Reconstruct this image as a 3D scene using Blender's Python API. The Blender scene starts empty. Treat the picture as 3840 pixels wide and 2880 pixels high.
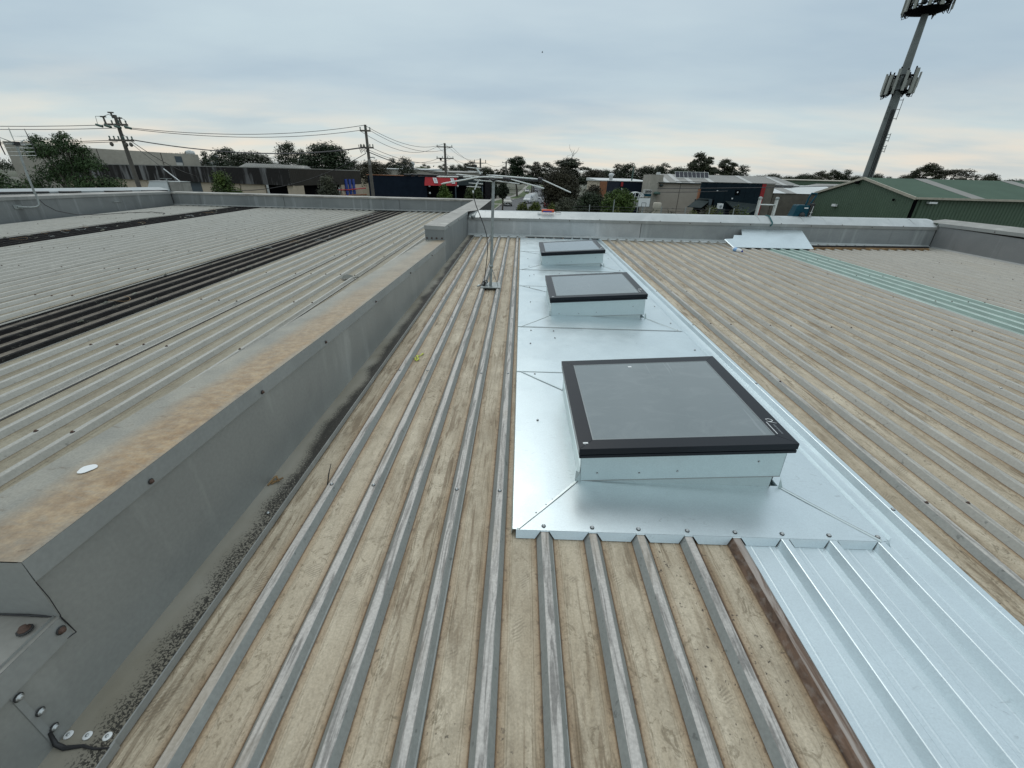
import bpy, bmesh, math, random
import numpy as np
from mathutils import Vector, Matrix
random.seed(7); rng = np.random.default_rng(7)
sc = bpy.context.scene
COL = sc.collection
R = math.radians

# ------------------------------------------------------------------ camera
cam_d = bpy.data.cameras.new('camera'); cam = bpy.data.objects.new('camera', cam_d); COL.objects.link(cam)
sc.camera = cam
EYE = 1.28222
yaw, pitch, roll = -0.010454, 0.461333, 0.025236
fwd = Vector((math.sin(yaw)*math.cos(pitch), math.cos(yaw)*math.cos(pitch), -math.sin(pitch)))
rt = Vector((math.cos(yaw), -math.sin(yaw), 0)); up = rt.cross(fwd)
r2 = rt*math.cos(roll) + up*math.sin(roll); u2 = up*math.cos(roll) - rt*math.sin(roll)
cam.matrix_world = Matrix(((r2.x, u2.x, -fwd.x, 0), (r2.y, u2.y, -fwd.y, 0), (r2.z, u2.z, -fwd.z, EYE), (0, 0, 0, 1)))
cam_d.sensor_width = 36; cam_d.lens = 1559.7/3840*36; cam_d.clip_start = 0.05; cam_d.clip_end = 4000

# ------------------------------------------------------------------ world: overcast sky
w = bpy.data.worlds.new('World'); sc.world = w; w.use_nodes = True
nt = w.node_tree; nt.nodes.clear()
SUN_EL, SUN_AZ = R(48), R(-18)          # azimuth from +Y towards +X
def wn(t, **kw):
    n = nt.nodes.new(t)
    for k, v in kw.items(): setattr(n, k, v)
    return n
def lk(a, b): nt.links.new(a, b)
def wmath(op, a, b=None, clamp=False):
    n = wn('ShaderNodeMath', operation=op); n.use_clamp = clamp
    for i, v in enumerate((a, b)):
        if v is None: continue
        if isinstance(v, (int, float)): n.inputs[i].default_value = v
        else: lk(v, n.inputs[i])
    return n.outputs[0]
tc = wn('ShaderNodeTexCoord'); sep = wn('ShaderNodeSeparateXYZ'); lk(tc.outputs['Generated'], sep.inputs[0])
sky = wn('ShaderNodeTexSky'); sky.sky_type = 'NISHITA'; sky.sun_disc = False; sky.sun_elevation = SUN_EL; sky.sun_rotation = SUN_AZ
zc = wmath('MAXIMUM', sep.outputs[2], 0.0)
inv = wmath('DIVIDE', 1.0, wmath('ADD', zc, 0.13))
cmb = wn('ShaderNodeCombineXYZ'); lk(wmath('MULTIPLY', sep.outputs[0], inv), cmb.inputs[0]); lk(wmath('MULTIPLY', sep.outputs[1], inv), cmb.inputs[1])
mp = wn('ShaderNodeMapping'); mp.inputs['Scale'].default_value = (0.42, 0.75, 1); mp.inputs['Rotation'].default_value = (0, 0, R(-14)); lk(cmb.outputs[0], mp.inputs[0])
n1 = wn('ShaderNodeTexNoise'); n1.inputs['Scale'].default_value = 0.9; n1.inputs['Detail'].default_value = 6; n1.inputs['Roughness'].default_value = 0.5; lk(mp.outputs[0], n1.inputs[0])
n2 = wn('ShaderNodeTexNoise'); n2.inputs['Scale'].default_value = 2.4; n2.inputs['Detail'].default_value = 6; n2.inputs['Roughness'].default_value = 0.48; lk(mp.outputs[0], n2.inputs[0])
def ramp(src, stops):
    r = wn('ShaderNodeValToRGB'); lk(src, r.inputs[0]); e = r.color_ramp.elements
    e[0].position, e[0].color = stops[0][0], (*stops[0][1], 1); e[1].position, e[1].color = stops[1][0], (*stops[1][1], 1)
    for p, c in stops[2:]:
        x = e.new(p); x.color = (*c, 1)
    return r.outputs[0]
# base tone of the cloud deck by height, after the brightening of an overcast sky to its zenith
base = ramp(zc, [(0.0, (0.64, 0.70, 0.70)), (0.03, (0.69, 0.72, 0.685)), (0.075, (0.60, 0.69, 0.705)), (0.14, (0.50, 0.61, 0.675)), (0.22, (0.515, 0.63, 0.695)), (0.34, (0.58, 0.69, 0.75)), (0.6, (0.74, 0.84, 0.90)), (1.0, (0.86, 0.94, 0.97))])
shade = ramp(wmath('ADD', wmath('MULTIPLY', n1.outputs[0], 0.78), wmath('MULTIPLY', n2.outputs[0], 0.22)), [(0.36, (0.84, 0.87, 0.915)), (0.50, (1.0, 1.0, 1.0)), (0.64, (1.12, 1.11, 1.07))])
mul = wn('ShaderNodeMix', data_type='RGBA', blend_type='MULTIPLY'); mul.inputs[0].default_value = 1.0; lk(base, mul.inputs[6]); lk(shade, mul.inputs[7])
# warm thin band low in the sky
warm = wmath('MULTIPLY', ramp(zc, [(0.0, (0.3,)*3), (0.03, (1,)*3), (0.10, (0.35,)*3), (0.16, (0,)*3)]), ramp(n2.outputs[0], [(0.42, (0,)*3), (0.66, (1,)*3)]))
mw = wn('ShaderNodeMix', data_type='RGBA', blend_type='MIX'); lk(wmath('MULTIPLY', warm, 0.8), mw.inputs[0]); lk(mul.outputs[2], mw.inputs[6]); mw.inputs[7].default_value = (0.86, 0.76, 0.64, 1)
bg1 = wn('ShaderNodeBackground'); lk(mw.outputs[2], bg1.inputs[0]); bg1.inputs[1].default_value = 1.0
bg2 = wn('ShaderNodeBackground'); lk(sky.outputs[0], bg2.inputs[0]); bg2.inputs[1].default_value = 0.1
mx = wn('ShaderNodeMixShader'); mx.inputs[0].default_value = 0.06; lk(bg1.outputs[0], mx.inputs[1]); lk(bg2.outputs[0], mx.inputs[2])
wo = wn('ShaderNodeOutputWorld'); lk(mx.outputs[0], wo.inputs[0])

sd = bpy.data.lights.new('sun', 'SUN'); sd.energy = 0.7; sd.angle = R(35); sd.color = (1.0, 0.96, 0.9)
so = bpy.data.objects.new('sun', sd); COL.objects.link(so)
sdir = Vector((math.sin(SUN_AZ)*math.cos(SUN_EL), math.cos(SUN_AZ)*math.cos(SUN_EL), math.sin(SUN_EL)))
so.rotation_euler = (-sdir).to_track_quat('-Z', 'Y').to_euler(); so.location = (0, 0, 30)
sc.view_settings.view_transform = 'Standard'; sc.view_settings.look = 'None'; sc.view_settings.exposure = 0; sc.view_settings.gamma = 1
sc.view_settings.use_curve_mapping = False

# ------------------------------------------------------------------ materials
class NT:
    """small node helper"""
    def __init__(s, name):
        s.m = bpy.data.materials.new(name); s.m.use_nodes = True; s.t = s.m.node_tree
        s.b = s.t.nodes['Principled BSDF']; s.pos = s.n('ShaderNodeNewGeometry').outputs['Position']
        s.sx = None
    def n(s, t, **kw):
        n = s.t.nodes.new(t)
        for k, v in kw.items(): setattr(n, k, v)
        return n
    def l(s, a, b): s.t.links.new(a, b)
    def xyz(s):
        if s.sx is None:
            s.sx = s.n('ShaderNodeSeparateXYZ'); s.l(s.pos, s.sx.inputs[0])
        return s.sx.outputs
    def math(s, op, a, b=None, c=None, clamp=False):
        n = s.n('ShaderNodeMath', operation=op); n.use_clamp = clamp
        for i, v in enumerate((a, b, c)):
            if v is None: continue
            if isinstance(v, (int, float)): n.inputs[i].default_value = v
            else: s.l(v, n.inputs[i])
        return n.outputs[0]
    def noise(s, scale=(1, 1, 1), sc_=1.0, detail=4, rough=0.55, dist=0.0, off=(0, 0, 0), src=None):
        mp = s.n('ShaderNodeMapping'); mp.inputs['Scale'].default_value = scale; mp.inputs['Location'].default_value = off; s.l(src or s.pos, mp.inputs[0])
        n = s.n('ShaderNodeTexNoise'); n.inputs['Scale'].default_value = sc_; n.inputs['Detail'].default_value = detail
        n.inputs['Roughness'].default_value = rough; n.inputs['Distortion'].default_value = dist; s.l(mp.outputs[0], n.inputs[0])
        return n.outputs[0]
    def ramp(s, src, stops, mode='LINEAR'):
        r = s.n('ShaderNodeValToRGB'); s.l(src, r.inputs[0]); e = r.color_ramp.elements; r.color_ramp.interpolation = mode
        def C(c): return (c, c, c, 1) if isinstance(c, (int, float)) else (*c, 1)
        e[0].position, e[0].color = stops[0][0], C(stops[0][1]); e[1].position, e[1].color = stops[1][0], C(stops[1][1])
        for p, c in stops[2:]: e.new(p).color = C(c)
        return r.outputs[0]
    def mix(s, f, a, b, mode='MIX'):
        n = s.n('ShaderNodeMix', data_type='RGBA', blend_type=mode)
        for i, v in ((0, f), (6, a), (7, b)):
            if isinstance(v, (int, float)): n.inputs[i].default_value = v if i == 0 else (v, v, v, 1)
            elif isinstance(v, tuple): n.inputs[i].default_value = (*v, 1)
            else: s.l(v, n.inputs[i])
        return n.outputs[2]
    def bump(s, h, strength=0.2, dist=0.01):
        b = s.n('ShaderNodeBump'); b.inputs['Strength'].default_value = strength; b.inputs['Distance'].default_value = dist
        s.l(h, b.inputs['Height']); s.l(b.outputs[0], s.b.inputs['Normal'])
    def out(s, col=None, rough=0.6, metal=0.0, spec=None):
        if col is not None:
            if isinstance(col, tuple): s.b.inputs['Base Color'].default_value = (*col, 1)
            else: s.l(col, s.b.inputs['Base Color'])
        for nme, v in (('Roughness', rough), ('Metallic', metal), ('Specular IOR Level', spec)):
            if v is None: continue
            if isinstance(v, (int, float)): s.b.inputs[nme].default_value = v
            else: s.l(v, s.b.inputs[nme])
        return s.m

def simple(name, col, rough=0.6, metal=0.0, var=0.12, scale=3.0, bump=0.0, spec=None, fine=None):
    s = NT(name); n = s.noise(sc_=scale, detail=5)
    c = s.mix(1.0, col, s.ramp(n, [(0.25, 1-var*1.6), (0.75, 1+var)]), 'MULTIPLY')
    if fine: c = s.mix(1.0, c, s.ramp(s.noise(sc_=fine, detail=3), [(0.3, 1-var), (0.7, 1+var)]), 'MULTIPLY')
    if bump: s.bump(s.noise(sc_=scale*6, detail=4), bump, 0.01)
    return s.out(c, rough, metal, spec)

M = {}
X0 = -0.0576; PITCH = 0.19
def roof_mats(tag, pan, pan2, edge, side, top, x0, edge_amt, speck, topk=1.75, side_far=None, pitch=0.19):
    # flat pans: dirt settled in them, browner along the foot of each rib
    s = NT(tag + '_pan'); x, y, z = s.xyz()
    d = s.math('ABSOLUTE', s.math('SUBTRACT', s.math('FRACT', s.math('ADD', s.math('DIVIDE', s.math('SUBTRACT', x, x0), pitch), 100.0)), 0.5))   # 0 pan middle .. 0.5 rib
    streak = s.noise((9, 0.9, 1), 1.0, 6, 0.6, 0.4); blot = s.noise((1, 1, 1), 7.0, 6, 0.65, 0.6); big = s.noise((1, 0.5, 1), 1.1, 3)
    c = s.mix(s.ramp(streak, [(0.35, 0.0), (0.68, 1.0)]), pan, pan2)
    c = s.mix(s.math('MULTIPLY', s.ramp(blot, [(0.44, 0.0), (0.70, 1.0)]), 0.6), c, tuple(v*0.60 for v in pan))
    cr = s.noise((1.6, .8, 1), 26.0, 6, 0.7, 1.2, off=(2, 5, 0)); c = s.mix(s.math('MULTIPLY', s.ramp(cr, [(0.50, 0.0), (0.62, 1.0)]), 0.42), c, tuple(v*0.66 for v in pan))
    c = s.mix(s.math('MULTIPLY', s.ramp(s.noise((3, .7, 1), 3.2, 5, .6, .5, off=(7, 1, 0)), [(0.50, 0.0), (0.66, 1.0)]), 0.5 if speck > .5 else .25), c, (0.20, 0.145, 0.085))
    c = s.mix(s.ramp(big, [(0.3, 0.0), (0.75, 0.5)]), c, tuple(v*1.12 for v in pan2))
    e = s.math('ADD', d, s.math('MULTIPLY', s.math('SUBTRACT', s.noise((3, 1.2, 1), 6.0, 4), 0.5), 0.10))
    c = s.mix(s.math('MULTIPLY', s.ramp(e, [(0.17, 0.0), (0.30, 0.5), (0.36, 1.0)]), edge_amt), c, edge)
    c = s.mix(s.ramp(d, [(0.296, 0.0), (0.328, 0.9)]), c, tuple(v*0.3 for v in edge))
    # strong run-off stains, patches of scuffed dirt and shoe-sole prints
    st_a = s.math('MULTIPLY', s.ramp(s.noise((34, 3.2, 1), 1.0, 6, 0.65, 0.9, off=(11, 3, 0)), [(0.50, 0.0), (0.60, 1.0)]), s.ramp(s.noise((1.6, .7, 1), 1.6, 4, off=(2, 8, 0)), [(0.40, 0.0), (0.56, 1.0)]))
    c = s.mix(s.math('MULTIPLY', st_a, 0.72 if speck > .5 else .4), c, (0.15, 0.105, 0.06) if speck > .5 else (0.16, 0.14, 0.105))
    st_b = s.math('MULTIPLY', s.ramp(s.noise((1.4, 1, 1), 15, 6, 0.72, 1.8, off=(4, 1, 0)), [(0.55, 0.0), (0.61, 1.0)]), s.ramp(s.noise((1.1, .6, 1), 2.1, 3, off=(1, 4, 0)), [(0.42, 0.0), (0.55, 1.0)]))
    c = s.mix(s.math('MULTIPLY', st_b, 0.65 if speck > .5 else .35), c, (0.17, 0.135, 0.085))
    wv = s.n('ShaderNodeTexWave'); wv.inputs['Scale'].default_value = 34; wv.inputs['Distortion'].default_value = 5.0; wv.inputs['Detail Scale'].default_value = .6; mpw = s.n('ShaderNodeMapping'); mpw.inputs['Rotation'].default_value = (0, 0, 1.0); s.l(s.pos, mpw.inputs[0]); s.l(mpw.outputs[0], wv.inputs[0])
    sole = s.math('MULTIPLY', s.ramp(wv.outputs[0], [(0.45, 0.0), (0.6, 1.0)]), s.ramp(s.noise((1.6, 1, 1), 5.5, 2, off=(6, 6, 0)), [(0.63, 0.0), (0.68, 1.0)]))
    c = s.mix(s.math('MULTIPLY', sole, 0.38 if speck > .5 else .15), c, (0.15, 0.125, 0.09))
    gd = s.math('MULTIPLY', s.ramp(s.noise((1, .8, 1), 55, 3, .6, off=(3, 3, 3)), [(0.58, 0.0), (0.64, 1.0)]), s.ramp(d, [(0.24, 0.0), (0.32, 1.0)])); c = s.mix(s.math('MULTIPLY', gd, 0.6), c, (0.07, 0.045, 0.03))
    # fine sand grain, dark specks, scratches along the slope
    g = s.noise(sc_=160, detail=2); c = s.mix(1.0, c, s.ramp(g, [(0.3, 0.86), (0.7, 1.12)]), 'MULTIPLY')
    sp = s.math('MULTIPLY', s.ramp(s.noise(sc_=62, detail=3, rough=0.6), [(0.63, 0.0), (0.69, 1.0)]), s.ramp(s.noise((1, .5, 1), 2.3, 3, off=(3, 1, 0)), [(0.48, 0.0), (0.62, 1.0)]))
    c = s.mix(s.math('MULTIPLY', sp, speck), c, (0.05, 0.04, 0.03))
    lines = s.ramp(s.noise((70, 0.6, 1), 1.0, 3, 0.5, 0.1), [(0.66, 0.0), (0.70, 1.0)]); c = s.mix(s.math('MULTIPLY', lines, 0.3), c, tuple(v*0.55 for v in pan))
    wr = s.math('MULTIPLY', s.ramp(s.noise((2.2, 1, 1), 19, 5, 0.7, 2.2, off=(5, 9, 0)), [(0.60, 0.0), (0.66, 1.0)]), s.ramp(s.noise((1, .6, 1), 1.4, 2, off=(8, 2, 0)), [(0.5, 0.0), (0.64, 1.0)]))
    c = s.mix(s.math('MULTIPLY', wr, 0.5), c, (0.11, 0.075, 0.045))
    s.bump(s.noise(sc_=45, detail=4), 0.12, 0.004)
    M[tag + '_pan'] = s.out(c, 0.62, 0.0, 0.35)
    s = NT(tag + '_side'); n = s.noise((1, 1.2, 1), 5.0, 5, 0.6, 0.5); g = s.noise(sc_=90, detail=3)
    c = s.mix(s.ramp(n, [(0.3, 0.0), (0.75, 1.0)]), side, tuple(v*1.22 for v in side))
    if side_far:
        xx = s.math('ADD', s.math('DIVIDE', s.xyz()[0], 6.0), s.math('MULTIPLY', n, 0.1)); c = s.mix(s.ramp(xx, [(0.33, 0.0), (0.40, 1.0)]), c, s.mix(n, side_far, tuple(v*.8 for v in side_far)))
    c = s.mix(1.0, c, s.ramp(g, [(0.3, 0.9), (0.7, 1.08)]), 'MULTIPLY')
    c = s.mix(s.math('MULTIPLY', s.ramp(s.noise(sc_=38, detail=4), [(0.64, 0.0), (0.70, 1.0)]), 0.5), c, tuple(v*0.35 for v in side))
    M[tag + '_side'] = s.out(c, 0.55, 0.12, 0.4)
    s = NT(tag + '_top'); n = s.noise((40, 3.0, 1), 1.0, 6, 0.68, 1.2); g = s.noise(sc_=120, detail=3)
    c = s.mix(s.ramp(n, [(0.40, 0.0), (0.53, 1.0)]), top, tuple(v*topk for v in top))
    if side_far:
        xx = s.math('ADD', s.math('DIVIDE', s.xyz()[0], 6.0), s.math('MULTIPLY', n, 0.1)); c = s.mix(s.ramp(xx, [(0.33, 0.0), (0.40, 0.9)]), c, s.mix(s.ramp(n, [(0.4, 0.0), (0.6, 1.0)]), tuple(v*.72 for v in side_far), tuple(v*1.1 for v in side_far)))
    c = s.mix(1.0, c, s.ramp(g, [(0.3, 0.80), (0.7, 1.1)]), 'MULTIPLY')
    c = s.mix(s.math('MULTIPLY', s.ramp(s.noise((1, .35, 1), 3.0, 4, off=(1, 7, 0)), [(0.55, 0.0), (0.68, 1.0)]), 0.55), c, tuple(v*0.95 for v in pan))
    M[tag + '_top'] = s.out(c, 0.55, 0.1, 0.4)
roof_mats('old', (0.355, 0.29, 0.20), (0.54, 0.475, 0.365), (0.25, 0.14, 0.06), (0.24, 0.252, 0.24), (0.23, 0.22, 0.205), X0, 0.95, 0.9, 2.1, (0.42, 0.405, 0.36))
roof_mats('pale', (0.235, 0.205, 0.14), (0.33, 0.305, 0.235), (0.17, 0.13, 0.08), (0.35, 0.345, 0.31), (0.33, 0.325, 0.295), -2.04, 0.75, 0.45, 1.25, None, 0.185)

def silver(name, col, dirt=0.25, rough=0.36, metal=0.8):
    s = NT(name); sp = s.n('ShaderNodeTexVoronoi'); sp.inputs['Scale'].default_value = 260; s.l(s.pos, sp.inputs[0])
    spn = s.n('ShaderNodeSeparateXYZ'); s.l(sp.outputs['Color'], spn.inputs[0])
    c = s.mix(1.0, col, s.ramp(spn.outputs[0], [(0.0, 0.955), (1.0, 1.035)]), 'MULTIPLY')
    sm = s.noise((1, 1, 1), 3.0, 6, 0.65, 0.8); c = s.mix(1.0, c, s.ramp(sm, [(0.3, 0.94), (0.7, 1.03)]), 'MULTIPLY')
    smear = s.math('MULTIPLY', s.ramp(s.noise((1, 2.2, 1), 11, 5, 0.7, 2.0), [(0.60, 0.0), (0.70, 1.0)]), s.ramp(s.noise(sc_=1.7, detail=2, off=(4, 4, 4)), [(0.45, 0.0), (0.62, 1.0)]))
    c = s.mix(s.math('MULTIPLY', smear, dirt), c, tuple(v*0.62 for v in col))
    r = s.math('ADD', s.math('MULTIPLY', s.noise(sc_=6, detail=5), 0.22), rough-0.1)
    s.bump(s.noise((1, .6, 1), 1.6, 2), 0.16, 0.03)
    return s.out(c, r, metal)
M['silver'] = silver('new_silver_steel', (0.64, 0.725, 0.75), 0.7, 0.36, 0.82)
M['upstand'] = silver('upstand_steel', (0.50, 0.575, 0.57), 0.3, 0.42, 0.6)
M['curb'] = silver('curb_steel', (0.62, 0.705, 0.705), 0.3, 0.36, 0.78)
M['screw'] = simple('screw_steel', (0.5, 0.52, 0.52), 0.4, 0.8)
M['rusty_screw'] = simple('rusty_screw', (0.10, 0.06, 0.045), 0.7, 0.2)
M['washer'] = simple('rubber_washer', (0.03, 0.03, 0.03), 0.7)

def wall_mat(name, col, lo, streak=0.4, rough=0.5, metal=0.25, vscale=7.0, spec=None):
    s = NT(name); x, y, z = s.xyz()
    big = s.noise((1, 1, 1), 1.6, 5, 0.6, 0.6); st = s.noise((vscale, vscale, 0.5), 1.0, 5, 0.6, 0.3); g = s.noise(sc_=70, detail=3)
    c = s.mix(s.ramp(big, [(0.3, 0.0), (0.7, 1.0)]), lo, col)
    c = s.mix(s.math('MULTIPLY', s.ramp(st, [(0.56, 0.0), (0.72, 1.0)]), streak), c, tuple(min(v*1.7, .8) for v in col))
    c = s.mix(s.math('MULTIPLY', s.ramp(s.noise((vscale*.7, vscale*.7, .4), 1.0, 4, off=(9, 3, 1)), [(0.62, 0.0), (0.72, 1.0)]), streak), c, tuple(v*0.55 for v in lo))
    c = s.mix(1.0, c, s.ramp(g, [(0.3, 0.94), (0.7, 1.05)]), 'MULTIPLY')
    s.bump(s.noise((1, 1, .6), 1.4, 3), 0.12, 0.03)
    return s.out(c, rough, metal, spec)
M['wall_dark'] = wall_mat('divider_steel', (0.345, 0.355, 0.34), (0.265, 0.275, 0.265), 0.5, 0.42, 0.3, 2.6)
M['wall_far'] = wall_mat('far_parapet_steel', (0.33, 0.355, 0.355), (0.25, 0.27, 0.275), 0.45)
M['wall_left'] = wall_mat('left_parapet_steel', (0.235, 0.25, 0.25), (0.175, 0.19, 0.19), 0.5)
M['wall_right'] = wall_mat('right_parapet_steel', (0.265, 0.272, 0.272), (0.205, 0.212, 0.215), 0.3)
M['cap_far'] = wall_mat('bright_capping', (0.50, 0.53, 0.525), (0.40, 0.43, 0.43), 0.3, 0.45, 0.3, 3.0)
M['cap_left'] = wall_mat('left_capping', (0.33, 0.325, 0.295), (0.20, 0.19, 0.17), 0.5, 0.55, 0.1, 5.0)
M['cap_mid'] = wall_mat('mid_capping', (0.36, 0.39, 0.39), (0.27, 0.30, 0.30), 0.4, 0.5, 0.15, 3.0)
M['wall_far2'] = wall_mat('bright_far_steel', (0.50, 0.52, 0.52), (0.36, 0.38, 0.385), 0.45)
M['lip'] = wall_mat('capping_lip', (0.34, 0.352, 0.342), (0.27, 0.282, 0.275), 0.25)
M['seal'] = simple('black_sealant', (0.018, 0.018, 0.02), 0.5)
M['grime'] = simple('grime', (0.05, 0.045, 0.035), 0.9)

# rust-stained top of the dividing wall
s = NT('stained_capping'); x, y, z = s.xyz()
wob = s.math('MULTIPLY', s.math('SUBTRACT', s.noise((.3, .9, 1), 3.0, 5), 0.5), 0.12)
xx = s.math('ADD', x, wob)
band = s.ramp(s.math('ADD', s.math('MULTIPLY', xx, 3.1), 4.34), [(0.26, 0.0), (0.50, 0.8), (0.86, 1.0), (0.97, 0.35)])
along = s.ramp(s.math('DIVIDE', s.math('ADD', y, s.math('MULTIPLY', s.noise(sc_=1.1, detail=3), 2.0)), 8.0), [(0.13, 0.0), (0.24, 1.0), (0.45, 0.85), (0.62, 0.35), (1.0, 0.55)])
hair = s.ramp(s.noise((22, 60, 10), 1.0, 5, 0.7, 0.8), [(0.32, 0.6), (0.55, 1.0)])
f = s.math('MULTIPLY', s.math('MULTIPLY', band, along), hair)
c0 = s.mix(s.ramp(s.noise(sc_=5, detail=6), [(0.3, 0.0), (0.7, 1.0)]), (0.22, 0.22, 0.195), (0.33, 0.315, 0.265))
c = s.mix(f, c0, s.mix(s.ramp(s.noise(sc_=30, detail=5), [(0.35, 0.0), (0.65, 1.0)]), (0.275, 0.178, 0.092), (0.42, 0.305, 0.18)))
c = s.mix(s.math('MULTIPLY', s.ramp(s.noise((14, 40, 10), 1.0, 6, 0.75), [(0.60, 0.0), (0.67, 1.0)]), 0.5), c, (0.12, 0.085, 0.055))
c = s.mix(1.0, c, s.ramp(s.noise(sc_=150, detail=2), [(0.3, 0.88), (0.7, 1.1)]), 'MULTIPLY')
M['stained'] = s.out(c, 0.6, 0.1, 0.4)

# gutter tray: mould speckles along the lip
s = NT('mouldy_tray'); x, y, z = s.xyz()
w_ = s.math('ADD', s.math('MULTIPLY', s.math('SUBTRACT', s.noise((.2, 2.2, 1), 1.6, 4), 0.5), 0.14), 0.022)
k = s.ramp(s.math('ADD', s.math('MULTIPLY', s.math('ADD', x, w_), 7.4), 8.15), [(0.42, 0.0), (0.62, 0.5), (0.9, 1.0)])
dots = s.noise((1, 1, 1), 150, 5, 0.65); thr = s.math('SUBTRACT', 0.66, s.math('MULTIPLY', k, s.ramp(s.math('DIVIDE', y, 4.0), [(0.3, 0.17), (0.42, 0.30)])))
dd = s.math('MULTIPLY', s.math('GREATER_THAN', dots, thr), k)
c0 = s.mix(s.ramp(s.noise((1, .6, 1), 4, 5), [(0.35, 0.0), (0.7, 1.0)]), (0.25, 0.23, 0.18), (0.33, 0.315, 0.27))
c = s.mix(s.math('MULTIPLY', k, 0.32), c0, (0.09, 0.08, 0.06)); c = s.mix(s.math('MULTIPLY', dd, 0.9), c, (0.018, 0.017, 0.015))
s.bump(dots, 0.2, 0.002)
M['tray'] = s.out(c, 0.65, 0.05, 0.35)

# dark lichened fibreglass strips
s = NT('lichened_fibreglass'); n = s.noise((3, 1, 3), 4, 6, 0.7, 0.6); g = s.noise((6, 2, 1), 9, 6, 0.75, 1.0)
c = s.mix(s.ramp(n, [(0.35, 0.0), (0.7, 1.0)]), (0.006, 0.006, 0.007), (0.022, 0.021, 0.020))
c = s.mix(s.ramp(g, [(0.60, 0.0), (0.72, 0.75)]), c, (0.20, 0.20, 0.16))
s.bump(s.noise(sc_=60, detail=5), 0.5, 0.01)
M['dark_side'] = s.out(c, 0.8, 0.0, 0.12)
s = NT('lichened_pan'); n = s.noise((2, 1, 1), 6, 6, 0.7, 0.8); g = s.noise((5, 3, 1), 5, 6, 0.8, 1.4)
c = s.mix(s.ramp(n, [(0.35, 0.0), (0.7, 1.0)]), (0.08, 0.068, 0.055), (0.22, 0.195, 0.16))
c = s.mix(s.ramp(g, [(0.56, 0.0), (0.68, 0.8)]), c, (0.25, 0.25, 0.20))
s.bump(s.noise(sc_=60, detail=5), 0.5, 0.01)
M['dark_pan'] = s.out(c, 0.8, 0.0, 0.3)
# pale green translucent strip
M['lichen'] = simple('pale_lichen', (0.20, 0.20, 0.165), 0.9, 0, .3, 30)
s = NT('green_fibreglass'); n = s.noise((6, .7, 3), 2, 5, 0.6)
c = s.mix(s.ramp(n, [(0.35, 0.0), (0.7, 1.0)]), (0.27, 0.36, 0.32), (0.40, 0.47, 0.43)); M['green_strip'] = s.out(c, 0.35, 0.0, 0.5)
M['green_shaded_side'] = simple('green_fibreglass_side', (0.17, 0.265, 0.23), 0.35, 0, 0.15, 5); M['green_lit_top'] = simple('green_fibreglass_lit_crest', (0.42, 0.54, 0.48), 0.35, 0, 0.12, 8)  # rib shading painted in: darker sides, lighter crests of the same fibreglass
s = NT('rusty_rib'); n = s.noise((5, 1.6, 5), 3, 6, 0.7, 0.8)
c = s.mix(s.ramp(n, [(0.38, 0.0), (0.66, 1.0)]), (0.05, 0.03, 0.02), (0.20, 0.125, 0.085)); c = s.mix(s.ramp(s.noise(sc_=40, detail=5), [(0.5, 0.0), (0.75, 0.5)]), c, (0.30, 0.27, 0.24)); M['rust_side'] = s.out(c, 0.75)
s = NT('rusty_rib_top'); n = s.noise((20, 2.5, 5), 1, 6, 0.7, 0.8); c = s.mix(s.ramp(n, [(0.42, 0.0), (0.58, 1.0)]), (0.13, 0.085, 0.06), (0.33, 0.29, 0.26)); M['rust_top'] = s.out(c, 0.7)

M['black'] = simple('black_frame', (0.008, 0.011, 0.016), 0.34, 0.0, 0.05, spec=0.28)
M['black2'] = simple('black_rubber', (0.010, 0.011, 0.013), 0.5, 0.0, 0.05)
s = NT('skylight_pane'); c = s.mix(s.ramp(s.noise((1, .3, 1), 1.8, 3), [(0.35, 0.0), (0.65, 1.0)]), (0.135, 0.165, 0.17), (0.165, 0.195, 0.20))
c = s.mix(s.math('MULTIPLY', s.ramp(s.noise((26, 1.2, 1), 1.0, 3, off=(2, 0, 0)), [(0.66, 0.0), (0.68, 1.0)]), 0.12), c, (0.5, 0.54, 0.55)); c = s.mix(s.math('MULTIPLY', s.ramp(s.noise((1, 2, 1), 4, 6, .7, 1.5), [(0.5, 0.0), (0.75, 1.0)]), 0.22), c, (0.30, 0.33, 0.33))  # pale lines paint in reflections of the double glazing; then grey dust
M['pane'] = s.out(c, s.math('ADD', s.math('MULTIPLY', s.noise(sc_=8, detail=4), 0.10), 0.05), 0.0, 0.6); s.b.inputs['Coat Weight'].default_value = 0.5; s.b.inputs['Coat Roughness'].default_value = 0.03
M['spacer'] = simple('spacer_bar', (0.22, 0.245, 0.25), 0.35, 0.4)
M['white'] = simple('white_print', (0.72, 0.74, 0.74), 0.5, 0, 0.04)
M['greytext'] = simple('grey_print', (0.33, 0.36, 0.38), 0.5, 0, 0.04)
M['galv'] = simple('galvanised_pipe', (0.30, 0.33, 0.325), 0.45, 0.4, 0.18, 20)
M['alu'] = simple('aluminium_rod', (0.62, 0.65, 0.63), 0.35, 0.5, 0.1, 30)
M['cable'] = simple('black_cable', (0.012, 0.012, 0.013), 0.5)
M['plastic'] = simple('black_plastic', (0.015, 0.015, 0.017), 0.4)
M['timber'] = simple('weathered_timber', (0.24, 0.15, 0.07), 0.8, 0, 0.4, 9, 0.3)
M['leaf_dry'] = simple('dry_leaf', (0.10, 0.11, 0.095), 0.7)
M['yellow'] = simple('yellow_green_sprig', (0.55, 0.60, 0.10), 0.6)
M['orange'] = simple('orange_plastic', (0.55, 0.08, 0.03), 0.4); M['blue'] = simple('blue_label', (0.03, 0.06, 0.30), 0.4)
M['teal'] = simple('teal_plastic', (0.002, 0.05, 0.075), 0.5, 0, 0.2, 8, spec=0.2); M['strap'] = simple('teal_strap', (0.01, 0.10, 0.11), 0.7)
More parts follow.
